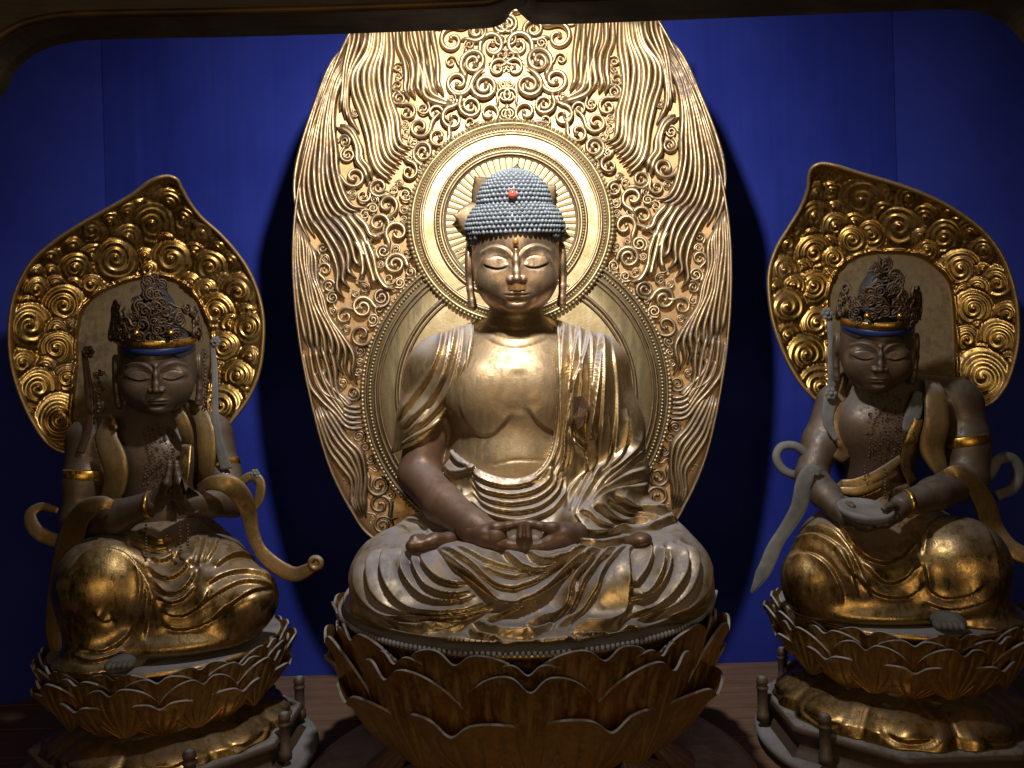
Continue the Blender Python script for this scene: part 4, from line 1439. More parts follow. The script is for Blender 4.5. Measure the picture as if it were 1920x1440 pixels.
M['dark_hair'] = matte('dark_hair', (0.02, 0.022, 0.03), (0.035, 0.038, 0.045), 40, 0.5)


def side_halo(name, label, outline, arch, swirls, z, cY, yaw, tipx, tipy):
    O = spline(zt(outline, *z), n=520, closed=True)[:-1]
    c = O.mean(0) + np.array([0, 25])
    nr = 120
    s_ = np.linspace(0, 1, nr)
    G = c + s_[:, None, None] * (O - c)[None]
    gx, gy = G[..., 0], G[..., 1]
    sw = [((z[0] + x / z[2]), (z[1] + y / z[2]), r / z[2]) for x, y, r in swirls]
    rs = np.random.default_rng(int(tipx))
    for rad in (22, 17, 13):
        cand = np.stack([rs.uniform(O[:, 0].min(), O[:, 0].max(), 900), rs.uniform(O[:, 1].min(), O[:, 1].max(), 900)], 1)
        d1 = poly_sd(zt(outline, *z), cand[:, 0], cand[:, 1]); d2 = poly_sd(zt(arch, *z), cand[:, 0], cand[:, 1])
        for (x, y), a1, a2 in zip(cand, d1, d2):
            if a1 < -rad * 0.9 and a2 > rad * 0.7 and all(math.hypot(x - q[0], y - q[1]) > 0.82 * (rad + q[2]) for q in sw) and y > tipy + 45:
                sw.append((x, y, rad))
    hgt = -0.003 + 0.0022 * np.sin(gx * 0.45 + 3 * np.sin(gy * 0.09)) * np.sin(gy * 0.4)
    for i, (x, y, r) in enumerate(sorted(sw, key=lambda q: q[1])):
        dx, dy = gx - x, gy - y
        th = np.arctan2(dy, dx)
        rr = np.hypot(dx, dy) / (r * (1.10 + 0.03 * np.cos(3 * th + i * 2)))
        ph = rr * ((2.5, 2.1, 2.9)[i % 3] if r > 20 else 1.9) + th / (2 * math.pi) * (1 if i % 2 else -1)
        prof = 0.5 + 0.5 * np.cos(2 * math.pi * ph)
        h_ = 0.010 * np.sqrt(np.clip(1.30 - rr, 0, 2)) - 0.003 + (0.0042 - 0.0008 * (i % 3)) * prof * np.clip((1.2 - rr) * 4, 0, 1) + 0.005 * np.exp(-(rr / 0.15) ** 2)
        hgt = np.where(rr < 1.28, h_, hgt)
    ad = poly_sd(zt(arch, *z), gx, gy)
    inside = np.clip(-ad / 4, 0, 1)
    rim = np.exp(-((ad) / 3.0) ** 2)
    hgt = hgt * (1 - inside) - 0.004 * inside + 0.007 * rim
    ed = np.clip((1 - s_) / 0.03, 0, 1)[:, None]
    hgt = hgt * np.clip(ed, 0.0, 1) + 0.007 * np.exp(-((s_ - 0.99) / 0.012) ** 2)[:, None]
    Yb = cY + math.tan(yaw) * (gx - c[0]) * m_at(1, cY) - 0.065 * np.clip((c[1] - 60 - gy) / (c[1] - 60 - tipy), 0, 1) ** 2.2
    # dished
    Yb = Yb - 0.035 * s_[:, None] ** 3
    P = at(gx, gy, Yb)
    nrm = np.array([math.sin(-yaw) * -1 * 0 + math.sin(yaw), -math.cos(yaw), 0.12]); nrm /= np.linalg.norm(nrm)
    Vf = (P + nrm * hgt[..., None]).reshape(-1, 3)
    Vb = (P[-1] - nrm * 0.012).reshape(-1, 3)
    nb = len(O)
    i, j = np.meshgrid(np.arange(nr - 1), np.arange(nb), indexing='ij')
    a = i * nb + j; b = (i + 1) * nb + j; c2 = (i + 1) * nb + (j + 1) % nb; d = i * nb + (j + 1) % nb
    F = np.stack([a, d, c2, b], -1).reshape(-1, 4)
    k = np.arange(nb); base = (nr - 1) * nb
    F = np.vstack([F, np.stack([base + k, base + (k + 1) % nb, nr * nb + (k + 1) % nb, nr * nb + k], 1)])
    backs = []
    rings = np.linspace(nr - 6, 8, 22).astype(int)
    for q_, i_ in enumerate(rings):          # the back follows the hollow of the front
        backs.append(P[i_] - nrm * 0.016)
        F = np.vstack([F, np.stack([(nr + q_) * nb + k, (nr + q_) * nb + (k + 1) % nb, (nr + q_ + 1) * nb + (k + 1) % nb, (nr + q_ + 1) * nb + k], 1)])
    Pc = np.vstack(backs)
    h0 = at(c[0], c[1] + 200, cY)
    t = thing(name, label, 'halo', 'leaf shaped side halos', loc=tuple(h0))
    o = part('swirl_relief', np.vstack([Vf, Vb, Pc]), F, M['shalo'], t)
    pa = np.concatenate([(np.clip((-ad - 4) / 3, 0, 1) * 0.8).ravel(), np.zeros(len(Vb) + len(Pc))])  # arch panel: its brown tone, with the shade behind the figure put into the colour
    o.data.attributes.new('paint', 'FLOAT', 'POINT').data.foreach_set('value', pa.astype(np.float32))
    q = P[-1] + nrm * 0.004
    V, F = sweep(np.vstack([q, q[:1]]), 0.0045, 0.006, up=tuple(nrm), ns=8, cap=False)
    part('rim', V, F, M['sash'], t)
    ap = spline(zt(arch, *z), n=140, closed=True)
    return t


ZA = (0, 320, 2.571); ZB = (1380, 300, 2.572)
side_halo('leaf_halo', 'gilt leaf-shaped halo with swirl relief behind the praying figure, tip leaning inward',
          [(795, 32), (850, 45), (875, 90), (915, 160), (970, 230), (1060, 310), (1140, 400), (1200, 490), (1245, 600), (1268, 720), (1265, 860), (1245, 980), (1200, 1090), (1130, 1190), (1040, 1290), (900, 1350), (600, 1385), (350, 1365), (240, 1320), (160, 1210), (100, 1080), (60, 940), (48, 800), (60, 660), (95, 550), (160, 440), (260, 350), (380, 270), (520, 190), (640, 120), (720, 60)],
          [(370, 1340), (365, 900), (372, 750), (400, 660), (470, 590), (560, 545), (680, 512), (800, 512), (900, 560), (970, 650), (1015, 760), (1025, 900), (1000, 1100), (990, 1340), (700, 1365)],
          [(445, 295, 56), (560, 430, 78), (365, 475, 62), (180, 580, 52), (310, 655, 80), (150, 750, 84), (440, 555, 42), (275, 860, 66), (115, 930, 50), (190, 1050, 76), (325, 1005, 54), (290, 1200, 95), (735, 265, 84), (825, 430, 72), (975, 310, 66), (1010, 470, 66), (1110, 440, 44), (1145, 590, 72), (1040, 680, 70), (1195, 760, 62), (1075, 850, 60), (1200, 900, 40), (1140, 990, 62), (1060, 1140, 88), (1050, 970, 40), (920, 550, 44), (250, 430, 44), (700, 420, 36), (140, 1180, 44), (1180, 1090, 36)],
          ZA, 0.25, R(18), 310, 335)
side_halo('leaf_halo', 'gilt leaf-shaped halo with swirl relief behind the dish-bearing figure',
          [(358, 60), (400, 25), (470, 30), (600, 70), (800, 130), (960, 195), (1090, 270), (1200, 360), (1280, 470), (1330, 600), (1355, 740), (1355, 880), (1330, 1000), (1290, 1100), (1220, 1175), (1100, 1205), (850, 1215), (600, 1205), (430, 1180), (340, 1110), (270, 1010), (215, 890), (175, 760), (158, 620), (165, 520), (200, 420), (255, 330), (310, 240), (345, 150)],
          [(440, 760), (450, 620), (510, 510), (610, 452), (740, 440), (880, 455), (980, 520), (1040, 600), (1060, 760), (1065, 1000), (1050, 1190), (800, 1200), (500, 1190), (440, 900)],
          [(600, 200, 84), (380, 280, 66), (785, 330, 80), (830, 190, 52), (250, 410, 46), (375, 455, 70), (1000, 380, 70), (235, 535, 56), (920, 440, 42), (1190, 440, 56), (1080, 530, 78), (375, 610, 64), (250, 710, 70), (1255, 600, 66), (1140, 720, 74), (390, 790, 58), (255, 850, 50), (1300, 750, 50), (340, 940, 78), (1110, 870, 54), (1260, 870, 78), (410, 1090, 84), (450, 930, 42), (1185, 1050, 105), (1310, 980, 44), (560, 390, 54), (460, 160, 40), (1020, 260, 44)],
          ZB, 0.25, -R(18), 1525, 312)


# ---- pedestals of the side figures
def side_pedestal(label, cx_px, seat_z, rim, disc_r, seed, posts):
    cx = float(at(cx_px, 1200, 0.12)[0]); c = (cx, 0.12)
    t = thing('lotus_pedestal', label, 'pedestal', 'lotus pedestals', loc=(cx, 0.12, FZ))
    s = rim / 0.340
    V, F = lathe([(0.0, 0.0), (rim - 0.012, 0.001), (rim - 0.004, -0.004), (rim * 0.95, -0.01), (rim * 0.84, -0.055), (rim * 0.66, -0.10), (rim * 0.5, -0.125), (0.0, -0.125)], 72, (c[0], c[1], seat_z), cap=False)
    part('seat_bowl', V, F, M['petal'], t)
    V, F = lathe([(0.0, 0.0028), (rim - 0.02, 0.003), (rim - 0.012, 0.0015)], 72, (c[0], c[1], seat_z), cap=False)
    part('seat_top', V, F, M['seat'], t)
    st = 2 * math.pi / 10
    petal_ring(spC, 'petal', t, c, rim * 0.88, seat_z - 0.082, 10, 0, R(13))
    petal_ring(spC, 'petal', t, c, rim * 0.875, seat_z - 0.090, 10, st / 2, R(17))
    petal_ring(spB, 'petal', t, c, rim * 0.87, seat_z - 0.116, 10, 0, R(17))
    petal_ring(spA, 'petal', t, c, rim * 0.76, seat_z - 0.126, 10, st / 2, R(31))
    z1 = seat_z - 0.118
    zd = -0.672 if cx_px < 900 else -0.668
    hh = z1 - zd
    nl = 9

    def lumps(a, zz):
        v = np.clip((z1 - zz) / hh, 0, 1)
        ph = ((a * nl / (2 * math.pi) + seed) % 1.0) - 0.5
        leaf = np.sqrt(np.clip(1 - (2 * ph) ** 2, 0, 1))
        boss = np.exp(-((ph / 0.17) ** 2 + ((v - 0.55) / 0.16) ** 2)) + 0.5 * np.exp(-((np.abs(ph) - 0.3) / 0.08) ** 2 - ((v - 0.6) / 0.2) ** 2)
        crease = np.exp(-((np.hypot(ph / 0.17, (v - 0.55) / 0.16) - 1.7) / 0.25) ** 2)
        return 1 + 0.075 * leaf * np.sin(v * 2.2) + 0.05 * boss - 0.022 * crease + 0.012 * np.sin(a * 23 + 6 * v) * v
    tt = np.linspace(0, 1, 40)
    prof = np.stack([rim * np.interp(tt, [0, .15, .4, .7, .92, 1], [0.55, 0.62, 0.80, 0.93, 0.97, 0.92]), z1 - tt * hh], 1)
    V, F = lathe(prof, 260, (c[0], c[1], 0), cap=False, wob=lumps)
    part('cloud_base', V, F, M['shalo'], t)
    # railed drum, posts, disc and foot
    oct_ = lambda a, zz: 1 / np.cos((a + math.pi / 8) % (math.pi / 4) - math.pi / 8) * 0.965
    V, F = lathe([(rim * 0.90, 0.004), (rim * 1.06, 0.006), (rim * 1.10, 0.0), (rim * 1.10, -0.008), (rim * 1.04, -0.014), (rim * 1.04, -0.046), (rim * 1.12, -0.05), (rim * 1.12, -0.058)], 128, (c[0], c[1], zd), cap=False, wob=oct_)
    part('railed_drum', V, F, M['drum'], t)
    for deg in posts:
        a = R(deg)
        V, F = lathe([(0.0, 0.062), (0.008, 0.060), (0.012, 0.053), (0.0115, 0.046), (0.008, 0.043), (0.0125, 0.040), (0.0125, 0.036), (0.0105, 0.034), (0.0105, -0.012), (0.013, -0.014), (0.013, -0.03), (0.0, -0.03)], 18,
                     (c[0] + rim * 1.14 * math.sin(a), c[1] - rim * 1.14 * math.cos(a), zd - 0.010), cap=False)
        part('rail_post', V, F, M['drum'], t)
    V, F = lathe([(0.0, -0.052), (disc_r - 0.012, -0.052), (disc_r - 0.002, -0.056), (disc_r, -0.064), (disc_r - 0.004, -0.074), (disc_r - 0.03, FZ - zd + 0.001), (0, FZ - zd + 0.001)], 96, (c[0], c[1], zd), cap=False)
    part('base_disc', V, F, M['seat'], t)
    return t


spA = petal_set('petal', 0.150, 0.102, 0.016, 0.004, M['petal'], 7, 0.004, nu=57, nv=12, rad=0.21)
spB = petal_set('petal', 0.134, 0.112, 0.013, 0.004, M['petal'], 7, 0.004, nu=57, nv=12, rad=0.21)
spC = petal_set('petal', 0.138, 0.094, 0.008, 0.003, M['petal'], 7, 0.004, nu=57, nv=12, rad=0.21)
side_pedestal('dusty gilt lotus pedestal with railed drum under the praying figure', 318, -0.492, 0.226, 0.288, 3, (74, 29, 119, 164, 209))
side_pedestal('dusty gilt lotus pedestal with railed drum and chipped rim under the dish-bearing figure', 1680, -0.464, 0.233, 0.280, 5, (-52, -97, -142, 173, 128))


def ribbon(name, pts, w, mt, parent, thick=0.0035, up=(0, -1, 0.15), n=None, fold=0.0):
    """strip along (x, y, depth) drawing points; w = half width in drawing units"""
    P = np.array(pts, float)
    Q = spline(np.c_[P[:, 0], P[:, 1], P[:, 2] * 1000], step=5 if n is None else None or 5)
    W_ = at(Q[:, 0], Q[:, 1], Q[:, 2] / 1000)
    m = len(W_)
    w = np.interp(np.linspace(0, 1, m), np.linspace(0, 1, len(np.atleast_1d(w))), np.atleast_1d(w))
    ww = m_at(w, Q[:, 2] / 1000)
    T, Sd, U = frames(W_, up)
    prof = np.array([(-1, 0.0), (-0.9, 1), (-0.55, 0.4), (-0.1, 1.35), (0.35, 0.5), (0.8, 1.1), (1, 0.0), (0.8, -0.9), (0, -0.8), (-0.8, -0.9)])
    V = W_[:, None] + prof[None, :, :1] * (ww[:, None] * Sd)[:, None] + prof[None, :, 1:] * (thick * U)[:, None]
    F = grid_faces(m, len(prof), cv=True)
    F.append(list(range(len(prof)))); F.append([(m - 1) * len(prof) + i for i in range(len(prof))][::-1])
    return part(name, V.reshape(-1, 3), F, mt, parent)


leaf_b = None


def filigree(mb, c, nrm, size, r):
    """one small curl of openwork metal"""
    me = scrolls[int(r.integers(4))]
    rot = np.array(Vector(nrm).to_track_quat('-Y', 'Z').to_matrix())
    a = r.uniform(0, 6.28)
    ca, sa = math.cos(a), math.sin(a)
    L = np.array([[ca, 0, sa], [0, 1, 0], [-sa, 0, ca]])
    co = np.zeros(len(me.vertices) * 3); me.vertices.foreach_get('co', co)
    co = co.reshape(-1, 3) * size
    mb.add(co @ L.T @ rot.T + c, [list(p.vertices) for p in me.polygons])


def crown_and_hair(t, Mx, seed, mirror):
    r = np.random.default_rng(seed)
    A = np.array(Mx)
    hw = lambda P: np.asarray(P, float) @ A[:3, :3].T + A[:3, 3]
    sc = float(np.linalg.norm(A[:3, 0])) * 1000
    # hair cap and topknot
    f = Field((-95, -100, 25), (95, 100, 215), 3.0)
    f.d[:] = 60
    f.ell((0, 10, 50), (83, 94, 60), 5)
    f.ell((0, 16, 120), (46, 48, 66), 14)
    f.ell((0, 14, 178), (26, 26, 26), 8)
    f.ell((0, -100, 5), (75, 70, 48), 4, op='sub')
    V, F = f.mesh(2)
    hair = part('hair', hw(V), F, M['dark_hair'], t)
    # painted blue strip above the brow
    a = np.linspace(-1.15, 1.15, 40)
    P = np.stack([81 * np.sin(a), 8 - 93 * np.cos(a), 56 - 3 * np.cos(a * 2)], 1)
    V, F = sweep(hw(P), 0.0075 * sc, 0.004 * sc, up=tuple(np.zeros(3) + A[:3, 2] / np.linalg.norm(A[:3, 2])), ns=8)
    T_ = hw(P)
    V, F = sweep(T_, 0.004 * sc, 0.0085 * sc, up=tuple(A[:3, 2] / np.linalg.norm(A[:3, 2])), ns=10)
    part('blue_hair_band', V, F, M['blue_hair'], hair)
    crown = bpy.data.objects.new('crown', None)
    P = np.stack([85 * np.sin(np.linspace(0, 2 * math.pi, 60)), 10 - 97 * np.cos(np.linspace(0, 2 * math.pi, 60)), np.full(60, 70)], 1)
    V, F = sweep(hw(P), 0.003 * sc, 0.0095 * sc, up=tuple(A[:3, 2] / np.linalg.norm(A[:3, 2])), ns=8, cap=False)
    crown = part('crown', V, F, M['band'], t)
    mb = MB()
    rot = A[:3, :3] / (sc / 1000)
    for i in range(105):
        u = r.uniform(-1.9, 1.9); v = r.uniform(0, 1)
        top = 66 * math.exp(-(u / 0.75) ** 2) + 48 * math.exp(-((abs(u) - 1.15) / 0.32) ** 2) + 24
        z = 78 + v * top
        rad = 92 - 10 * v + r.uniform(-3, 5)
        p = np.array([rad * 1.0 * math.sin(u), 8 - rad * math.cos(u), z])
        n_ = rot @ np.array([math.sin(u), -math.cos(u), 0.1])
        filigree(mb, hw([p])[0], n_, r.uniform(0.009, 0.0145) * sc, r)
    for i in range(38):                      # tall finial cluster in front of the topknot
        v = r.uniform(0, 1)
        w = 38 * (1 - v ** 2.2) + 6
        p = np.array([r.uniform(-w, w), -62 + r.uniform(-6, 6) + 30 * v, 115 + v * 100])
        filigree(mb, hw([p])[0], rot @ np.array([r.uniform(-0.4, 0.4), -1, 0.2]), r.uniform(0.009, 0.0145) * sc, r)
    V, F = mb.out()
    o = part('crown_filigree', V, F, M['crown'], crown); o["kind"] = "stuff"
    V, F = ball(hw([(-34, -92, 96)])[0], 0.0075 * sc, 8); part('crown_stud', V, F, M['band'], crown)
    V, F = ball(hw([(34, -92, 96)])[0], 0.0075 * sc, 8); part('crown_stud', V, F, M['band'], crown)
    return hw


def bead_string(mb, P, r, gap):
    Q = spline(P, step=gap)
    b, f = lathe([(0.01, 1), (0.8, 0.5), (0.8, -0.5), (0.01, -1)], 6)
    for q in Q:
        mb.add(b * r + q, f)


def pendant(name, x, y0, y1, Y, parent, seed):
    r = np.random.default_rng(seed)
    mb = MB()
    n = int((y1 - y0) / 7)
    for i in range(n):
        y = y0 + 7 * i
        p = at(x + r.uniform(-2, 2), y, Y)
        if i % 4 == 1:
            for q in range(4):
                filigree(mb, at(x + r.uniform(-7, 7), y + r.uniform(-5, 5), Y), (0, -1, 0), 0.0048, r)
        mb.add(*ball(p, r.uniform(0.002, 0.0036), 6))
    V, F = mb.out()
    return part(name, V, F, M['crown'], parent)


def necklace(t, f, x0, x1, y0, y1, drops, seed, y_lim=-0.2):
    r = np.random.default_rng(seed)
    mb = MB()
    for i in range(8):
        xx = x0 + (x1 - x0) * i / 7
        ylow = y0 + (y1 - y0) * r.uniform(0.75, 1.0)
        for y in np.arange(y0 + 10 * abs(i - 3.5) / 3.5, ylow, 6.5):
            x = xx + 3.0 * math.sin(y * 0.13 + i) + r.uniform(-1, 1)
            Y = front_y(f, x, y, y_lim)
            if Y is None:
                continue
            if r.uniform() < 0.3:
                filigree(mb, at(x, y, Y - 0.001), (0, -1, 0.1), r.uniform(0.003, 0.005), r)
            else:
                mb.add(*ball(at(x, y, Y - 0.001), r.uniform(0.0014, 0.0026), 5))
    for (x, a, b, Y) in drops:
        for y in np.arange(a, b, 6):
            mb.add(*ball(at(x + r.uniform(-1, 1), y, Y), r.uniform(0.0018, 0.003), 5))
    V, F = mb.out()
    o = part('bead_necklace', V, F, M['crown'], t)
    o["kind"] = "stuff"


def armlet(t, x, y, Y, r, ax, h=0.012):
    P = circle((0, 0, 0), r, 0, 40)[:, [0, 2, 1]]
    q = Vector(ax).to_track_quat('Z', 'Y').to_matrix()
    w = P @ np.array(q).T + at(x, y, Y)
    V, F = sweep(w, 0.003, h, up=ax, ns=8, cap=False)
    return part('armlet', V, F, M['band'], t)


def flower(name, x, y, Y, size, parent, mt):
    mb = MB()
    for i in range(6):
        a = i * math.pi / 3
        mb.add(*ball(at(x, y, Y) + size * 0.6 * np.array([math.cos(a), 0, math.sin(a)]), size * 0.42, 6, (1, 0.5, 1)))
    mb.add(*ball(at(x, y, Y - 0.002), size * 0.35, 6))
    V, F = mb.out()
    return part(name, V, F, mt, parent)


# ======== praying figure
LF = thing('kneeling_attendant_statue', 'crowned kneeling figure with palms pressed together in prayer', 'statue', loc=tuple(at(318, 1200, 0.12)))
_, LM = put_head('head', LF, Vector(at(296, 692, 0.045)), 0.84, R(20), R(12), 0, M['sskin'])
crown_and_hair(LF, LM, 11, False)
f = field_box([(100, 700, -0.10), (490, 1030, 0.24)], 0.07, 0.0032)
f.cap(Pn(282, 740, 0.125), Pn(275, 800, 0.125), 0.042, 0.048, 0.02)
f.chain([Pn(182, 822, 0.085), Pn(275, 800, 0.12), Pn(385, 808, 0.16)], [0.042, 0.046, 0.042], 0.03)
f.ell(Pn(278, 858, 0.115), (0.108, 0.075, 0.085), 0.03)
f.ell(Pn(298, 960, 0.115), (0.080, 0.065, 0.085), 0.04)
f.chain([Pn(165, 825, 0.08), Pn(158, 905, 0.06), Pn(150, 972, 0.045)], [0.040, 0.036, 0.033], 0.02)
f.chain([Pn(150, 976, 0.045), Pn(222, 968, -0.01), Pn(288, 942, -0.045)], [0.034, 0.031, 0.021], 0.01)
f.chain([Pn(400, 818, 0.16), Pn(415, 890, 0.14), Pn(436, 938, 0.11)], [0.040, 0.036, 0.032], 0.02)
f.chain([Pn(436, 940, 0.11), Pn(392, 942, 0.05), Pn(345, 944, -0.01)], [0.032, 0.029, 0.021], 0.01)
V, F = f.mesh(2)
part('body', V, F, M['sskin'], LF)
LFIELD = f
f2 = field_box([(270, 860, -0.09), (360, 970, 0.0)], 0.015, 0.0016)
for s, x in ((-1, 318), (1, 331)):
    f2.chain([Pn(324 + s * 38, 943, -0.045 if s < 0 else -0.015), Pn(x + s * 8, 925, -0.052), Pn(x + s * 2, 905, -0.056)], [0.019, 0.016, 0.012], 0.006)
    for i in range(4):
        yo = -0.058 + 0.012 * (i - 1.5) * (1 if s < 0 else 1)
        L = (34, 40, 38, 28)[i]
        f2.chain([Pn(x + s * 2, 908, yo), Pn(x + s * 1.5, 908 - L * 0.55, yo), Pn(x, 908 - L, yo)], [0.0075, 0.0065, 0.005], 0.002)
    f2.chain([Pn(x + s * 10, 922, -0.07), Pn(x + s * 6, 905, -0.08), Pn(x + s * 3, 892, -0.078)], [0.008, 0.0065, 0.005], 0.003)
V, F = f2.mesh(2)
part('praying_hands', V, F, M['sskin'], LF)
f = field_box([(95, 960, -0.14), (550, 1270, 0.26)], 0.06, 0.0032)
f.ell(Pn(308, 1000, 0.115), (0.098, 0.080, 0.045), 0.03)
f.ell(Pn(310, 1065, 0.11), (0.165, 0.13, 0.09), 0.04)
f.ell(Pn(197, 1098, -0.010), (0.086, 0.082, 0.088), 0.02)
f.chain([Pn(300, 1080, 0.06), Pn(205, 1090, -0.005)], [0.085, 0.080], 0.03)
f.chain([Pn(195, 1110, -0.012), Pn(205, 1225, -0.005)], [0.078, 0.072], 0.02)
f.chain([Pn(340, 1075, 0.07), Pn(400, 1095, 0.05), Pn(458, 1122, 0.03)], [0.085, 0.080, 0.064], 0.025)
f.ell(Pn(325, 1120, 0.02), (0.115, 0.075, 0.075), 0.05)
f.ell(Pn(330, 1185, 0.05), (0.16, 0.12, 0.035), 0.04)
f.ell(Pn(205, 1240, 0.0), (0.10, 0.10, 0.04), 0.03)
full = tuple(slice(0, n) for n in f.n)
f.d = np.maximum(f.d, (-0.492 + 0.003 - f.pts(full)[2]).astype(np.float32))
V, F = f.mesh(2)
rl = Relief(60, 940, 600, 1300)
ZC = (80, 980, 4.0)
S3 = lambda pts, z, amp=0.006, sgn=-1, wl=12, wh=7, g=0.9: rl.stroke(zt(pts, *z), amp * 1.35, sgn, wl, wh, g)
for P in ([(800, 270), (880, 292), (960, 262), (1010, 200)], [(780, 330), (860, 400), (960, 420), (1060, 360), (1130, 250)], [(800, 420), (900, 515), (1000, 530), (1100, 460), (1160, 330)],
          [(850, 560), (950, 600), (1060, 570), (1150, 470)], [(880, 650), (980, 700), (1100, 680), (1200, 600), (1250, 500)], [(880, 760), (1000, 800), (1150, 780), (1300, 690), (1400, 600)],
          [(700, 60), (800, 130), (900, 150), (980, 90)], [(640, 110), (780, 190), (920, 210), (1020, 130)],
          [(1290, 340), (1400, 262), (1500, 242), (1620, 290)], [(1230, 470), (1350, 400), (1480, 372), (1620, 390), (1720, 450)], [(1180, 640), (1300, 540), (1480, 452), (1620, 452), (1740, 500)],
          [(1130, 800), (1300, 720), (1450, 590), (1600, 505), (1740, 495)], [(380, 680), (460, 745), (545, 715)], [(280, 940), (450, 962), (580, 900), (680, 800)], [(200, 990), (350, 1040), (500, 1010), (620, 960)]):
    S3(P, ZC)
for P in ([(1180, 90), (1150, 250), (1100, 360)], [(1250, 80), (1230, 200), (1180, 330)], [(1330, 110), (1290, 200), (1220, 310)]):
    S3(P, ZC, 0.005, 1)
S3([(205, 350), (300, 240), (440, 192), (580, 212), (680, 290), (760, 420), (800, 560), (780, 750), (760, 900)], ZC, 0.006, 1)
S3([(650, 265), (720, 360), (745, 500), (705, 700), (640, 850), (520, 960)], ZC, 0.004, 1)
V = rl.carve(V, F)
part('skirt', V, F, M['skirt'], LF)
# foot
f = field_box([(190, 1220, -0.13), (262, 1262, -0.05)], 0.03, 0.002)
f.ell(Pn(226, 1244, -0.085), (0.024, 0.035, 0.014), 0.006)
for i in range(5):
    f.ell(Pn(206 + i * 10, 1249 - i * 1.0, -0.118), (0.0055, 0.012, 0.007), 0.002)
V, F = f.mesh(2)
part('foot', V, F, M['grey'], LF)
ribbon('scarf', [(215, 790, 0.02), (205, 800, 0.03), (200, 825, 0.025), (215, 865, 0.015), (216, 905, 0.02), (200, 945, 0.03)], [15, 21, 23, 24, 22, 17], M['sash'], LF, 0.0042)
ribbon('scarf', [(342, 752, 0.12), (368, 768, 0.10), (384, 800, 0.085), (388, 850, 0.08), (384, 890, 0.09), (376, 912, 0.11)], [8, 14, 17, 18, 15, 8], M['sash'], LF, 0.0042)
ribbon('sash', [(322, 760, 0.06), (340, 785, 0.045), (350, 815, 0.05), (352, 832, 0.06)], [7, 12, 13, 12], M['sash'], LF, 0.004)
ribbon('sash', [(350, 835, 0.05), (345, 880, 0.03), (340, 930, 0.03)], [10, 12, 10], M['skirt'], LF, 0.004)
ribbon('ribbon', [(372, 918, 0.015), (395, 906, 0.0), (428, 908, 0.0), (452, 930, 0.015), (467, 965, 0.04), (474, 1000, 0.045), (490, 1035, 0.045), (522, 1064, 0.04), (552, 1077, 0.035), (578, 1068, 0.03), (598, 1052, 0.03)],
       [8, 14, 19, 19, 16, 13, 12, 14, 15, 13, 9], M['sash'], LF, 0.0036)
P = circle(at(592, 1056, 0.028), 0.010, 0.028, 30); V, F = sweep(P, 0.006, 0.006, ns=8, cap=False); part('ribbon_curl', V, F, M['sash'], LF)
ribbon('ribbon', [(432, 940, 0.12), (452, 905, 0.12), (474, 893, 0.12), (488, 908, 0.12), (484, 940, 0.12), (466, 962, 0.12)], [6, 8, 9, 10, 9, 6], M['sash'], LF, 0.0036)
ribbon('ribbon', [(212, 948, -0.06), (190, 944, -0.065), (160, 958, -0.05), (140, 990, -0.02), (124, 1040, 0.0), (112, 1100, 0.03), (106, 1170, 0.05), (112, 1230, 0.05)], [10, 20, 26, 26, 23, 22, 22, 16], M['sash'], LF, 0.0036)
ribbon('ribbon', [(140, 1010, 0.08), (100, 1012, 0.08), (66, 992, 0.08), (58, 965, 0.085), (78, 950, 0.09), (110, 958, 0.09)], [9, 13, 14, 12, 8, 6], M['sash'], LF, 0.0036)
ribbon('hair_ribbon', [(398, 640, 0.10), (403, 700, 0.10), (404, 780, 0.085), (410, 830, 0.09), (425, 880, 0.10)], [4, 6, 6, 9, 11], M['grey'], LF, 0.003)
ribbon('hair_ribbon', [(158, 660, 0.05), (165, 720, 0.045), (168, 790, 0.04), (150, 850, 0.03)], [5, 8, 8, 6], M['crown'], LF, 0.003)
pendant('pendant', 384, 655, 775, 0.09, LF, 3)
pendant('pendant', 185, 695, 785, 0.03, LF, 4)
flower('crown_flower', 404, 640, 0.095, 0.011, LF, M['grey'])
flower('crown_flower', 165, 660, 0.045, 0.013, LF, M['crown'])
flower('ribbon_flower', 478, 888, 0.10, 0.010, LF, M['grey'])
armlet(LF, 160, 892, 0.062, 0.039, (0.05, 0.1, 1))
armlet(LF, 411, 872, 0.145, 0.039, (-0.12, 0.1, 1))
P = circle((0, 0, 0), 0.0225, 0, 30)[:, [1, 0, 2]]
V, F = sweep(P + at(280, 946, -0.042), 0.003, 0.005, up=(1, 0, 0), ns=6, cap=False); part('bracelet', V, F, M['band'], LF)
necklace(LF, LFIELD, 272, 326, 795, 930, [(274, 985, 1075, -0.035), (338, 965, 1040, -0.04), (352, 985, 1030, -0.04)], 5)

# ======== dish-bearing figure
RF = thing('kneeling_attendant_statue', 'crowned kneeling figure holding out a round dish in both hands', 'statue', loc=tuple(at(1680, 1150, 0.12)))
_, RM = put_head('head', RF, Vector(at(1643, 651, 0.045)), 0.80, -R(18), R(16), R(3), M['sskin'])
crown_and_hair(RF, RM, 23, True)
f = field_box([(1470, 670, -0.12), (1870, 1000, 0.24)], 0.07, 0.0032)
f.cap(Pn(1662, 690, 0.125), Pn(1664, 745, 0.125), 0.040, 0.046, 0.02)
f.chain([Pn(1580, 750, 0.16), Pn(1664, 740, 0.12), Pn(1785, 748, 0.08)], [0.040, 0.045, 0.044], 0.03)
f.ell(Pn(1650, 800, 0.115), (0.100, 0.078, 0.085), 0.03)
f.ell(Pn(1645, 890, 0.12), (0.062, 0.055, 0.08), 0.04)
f.chain([Pn(1564, 760, 0.16), Pn(1540, 830, 0.14), Pn(1520, 893, 0.11)], [0.038, 0.035, 0.031], 0.02)
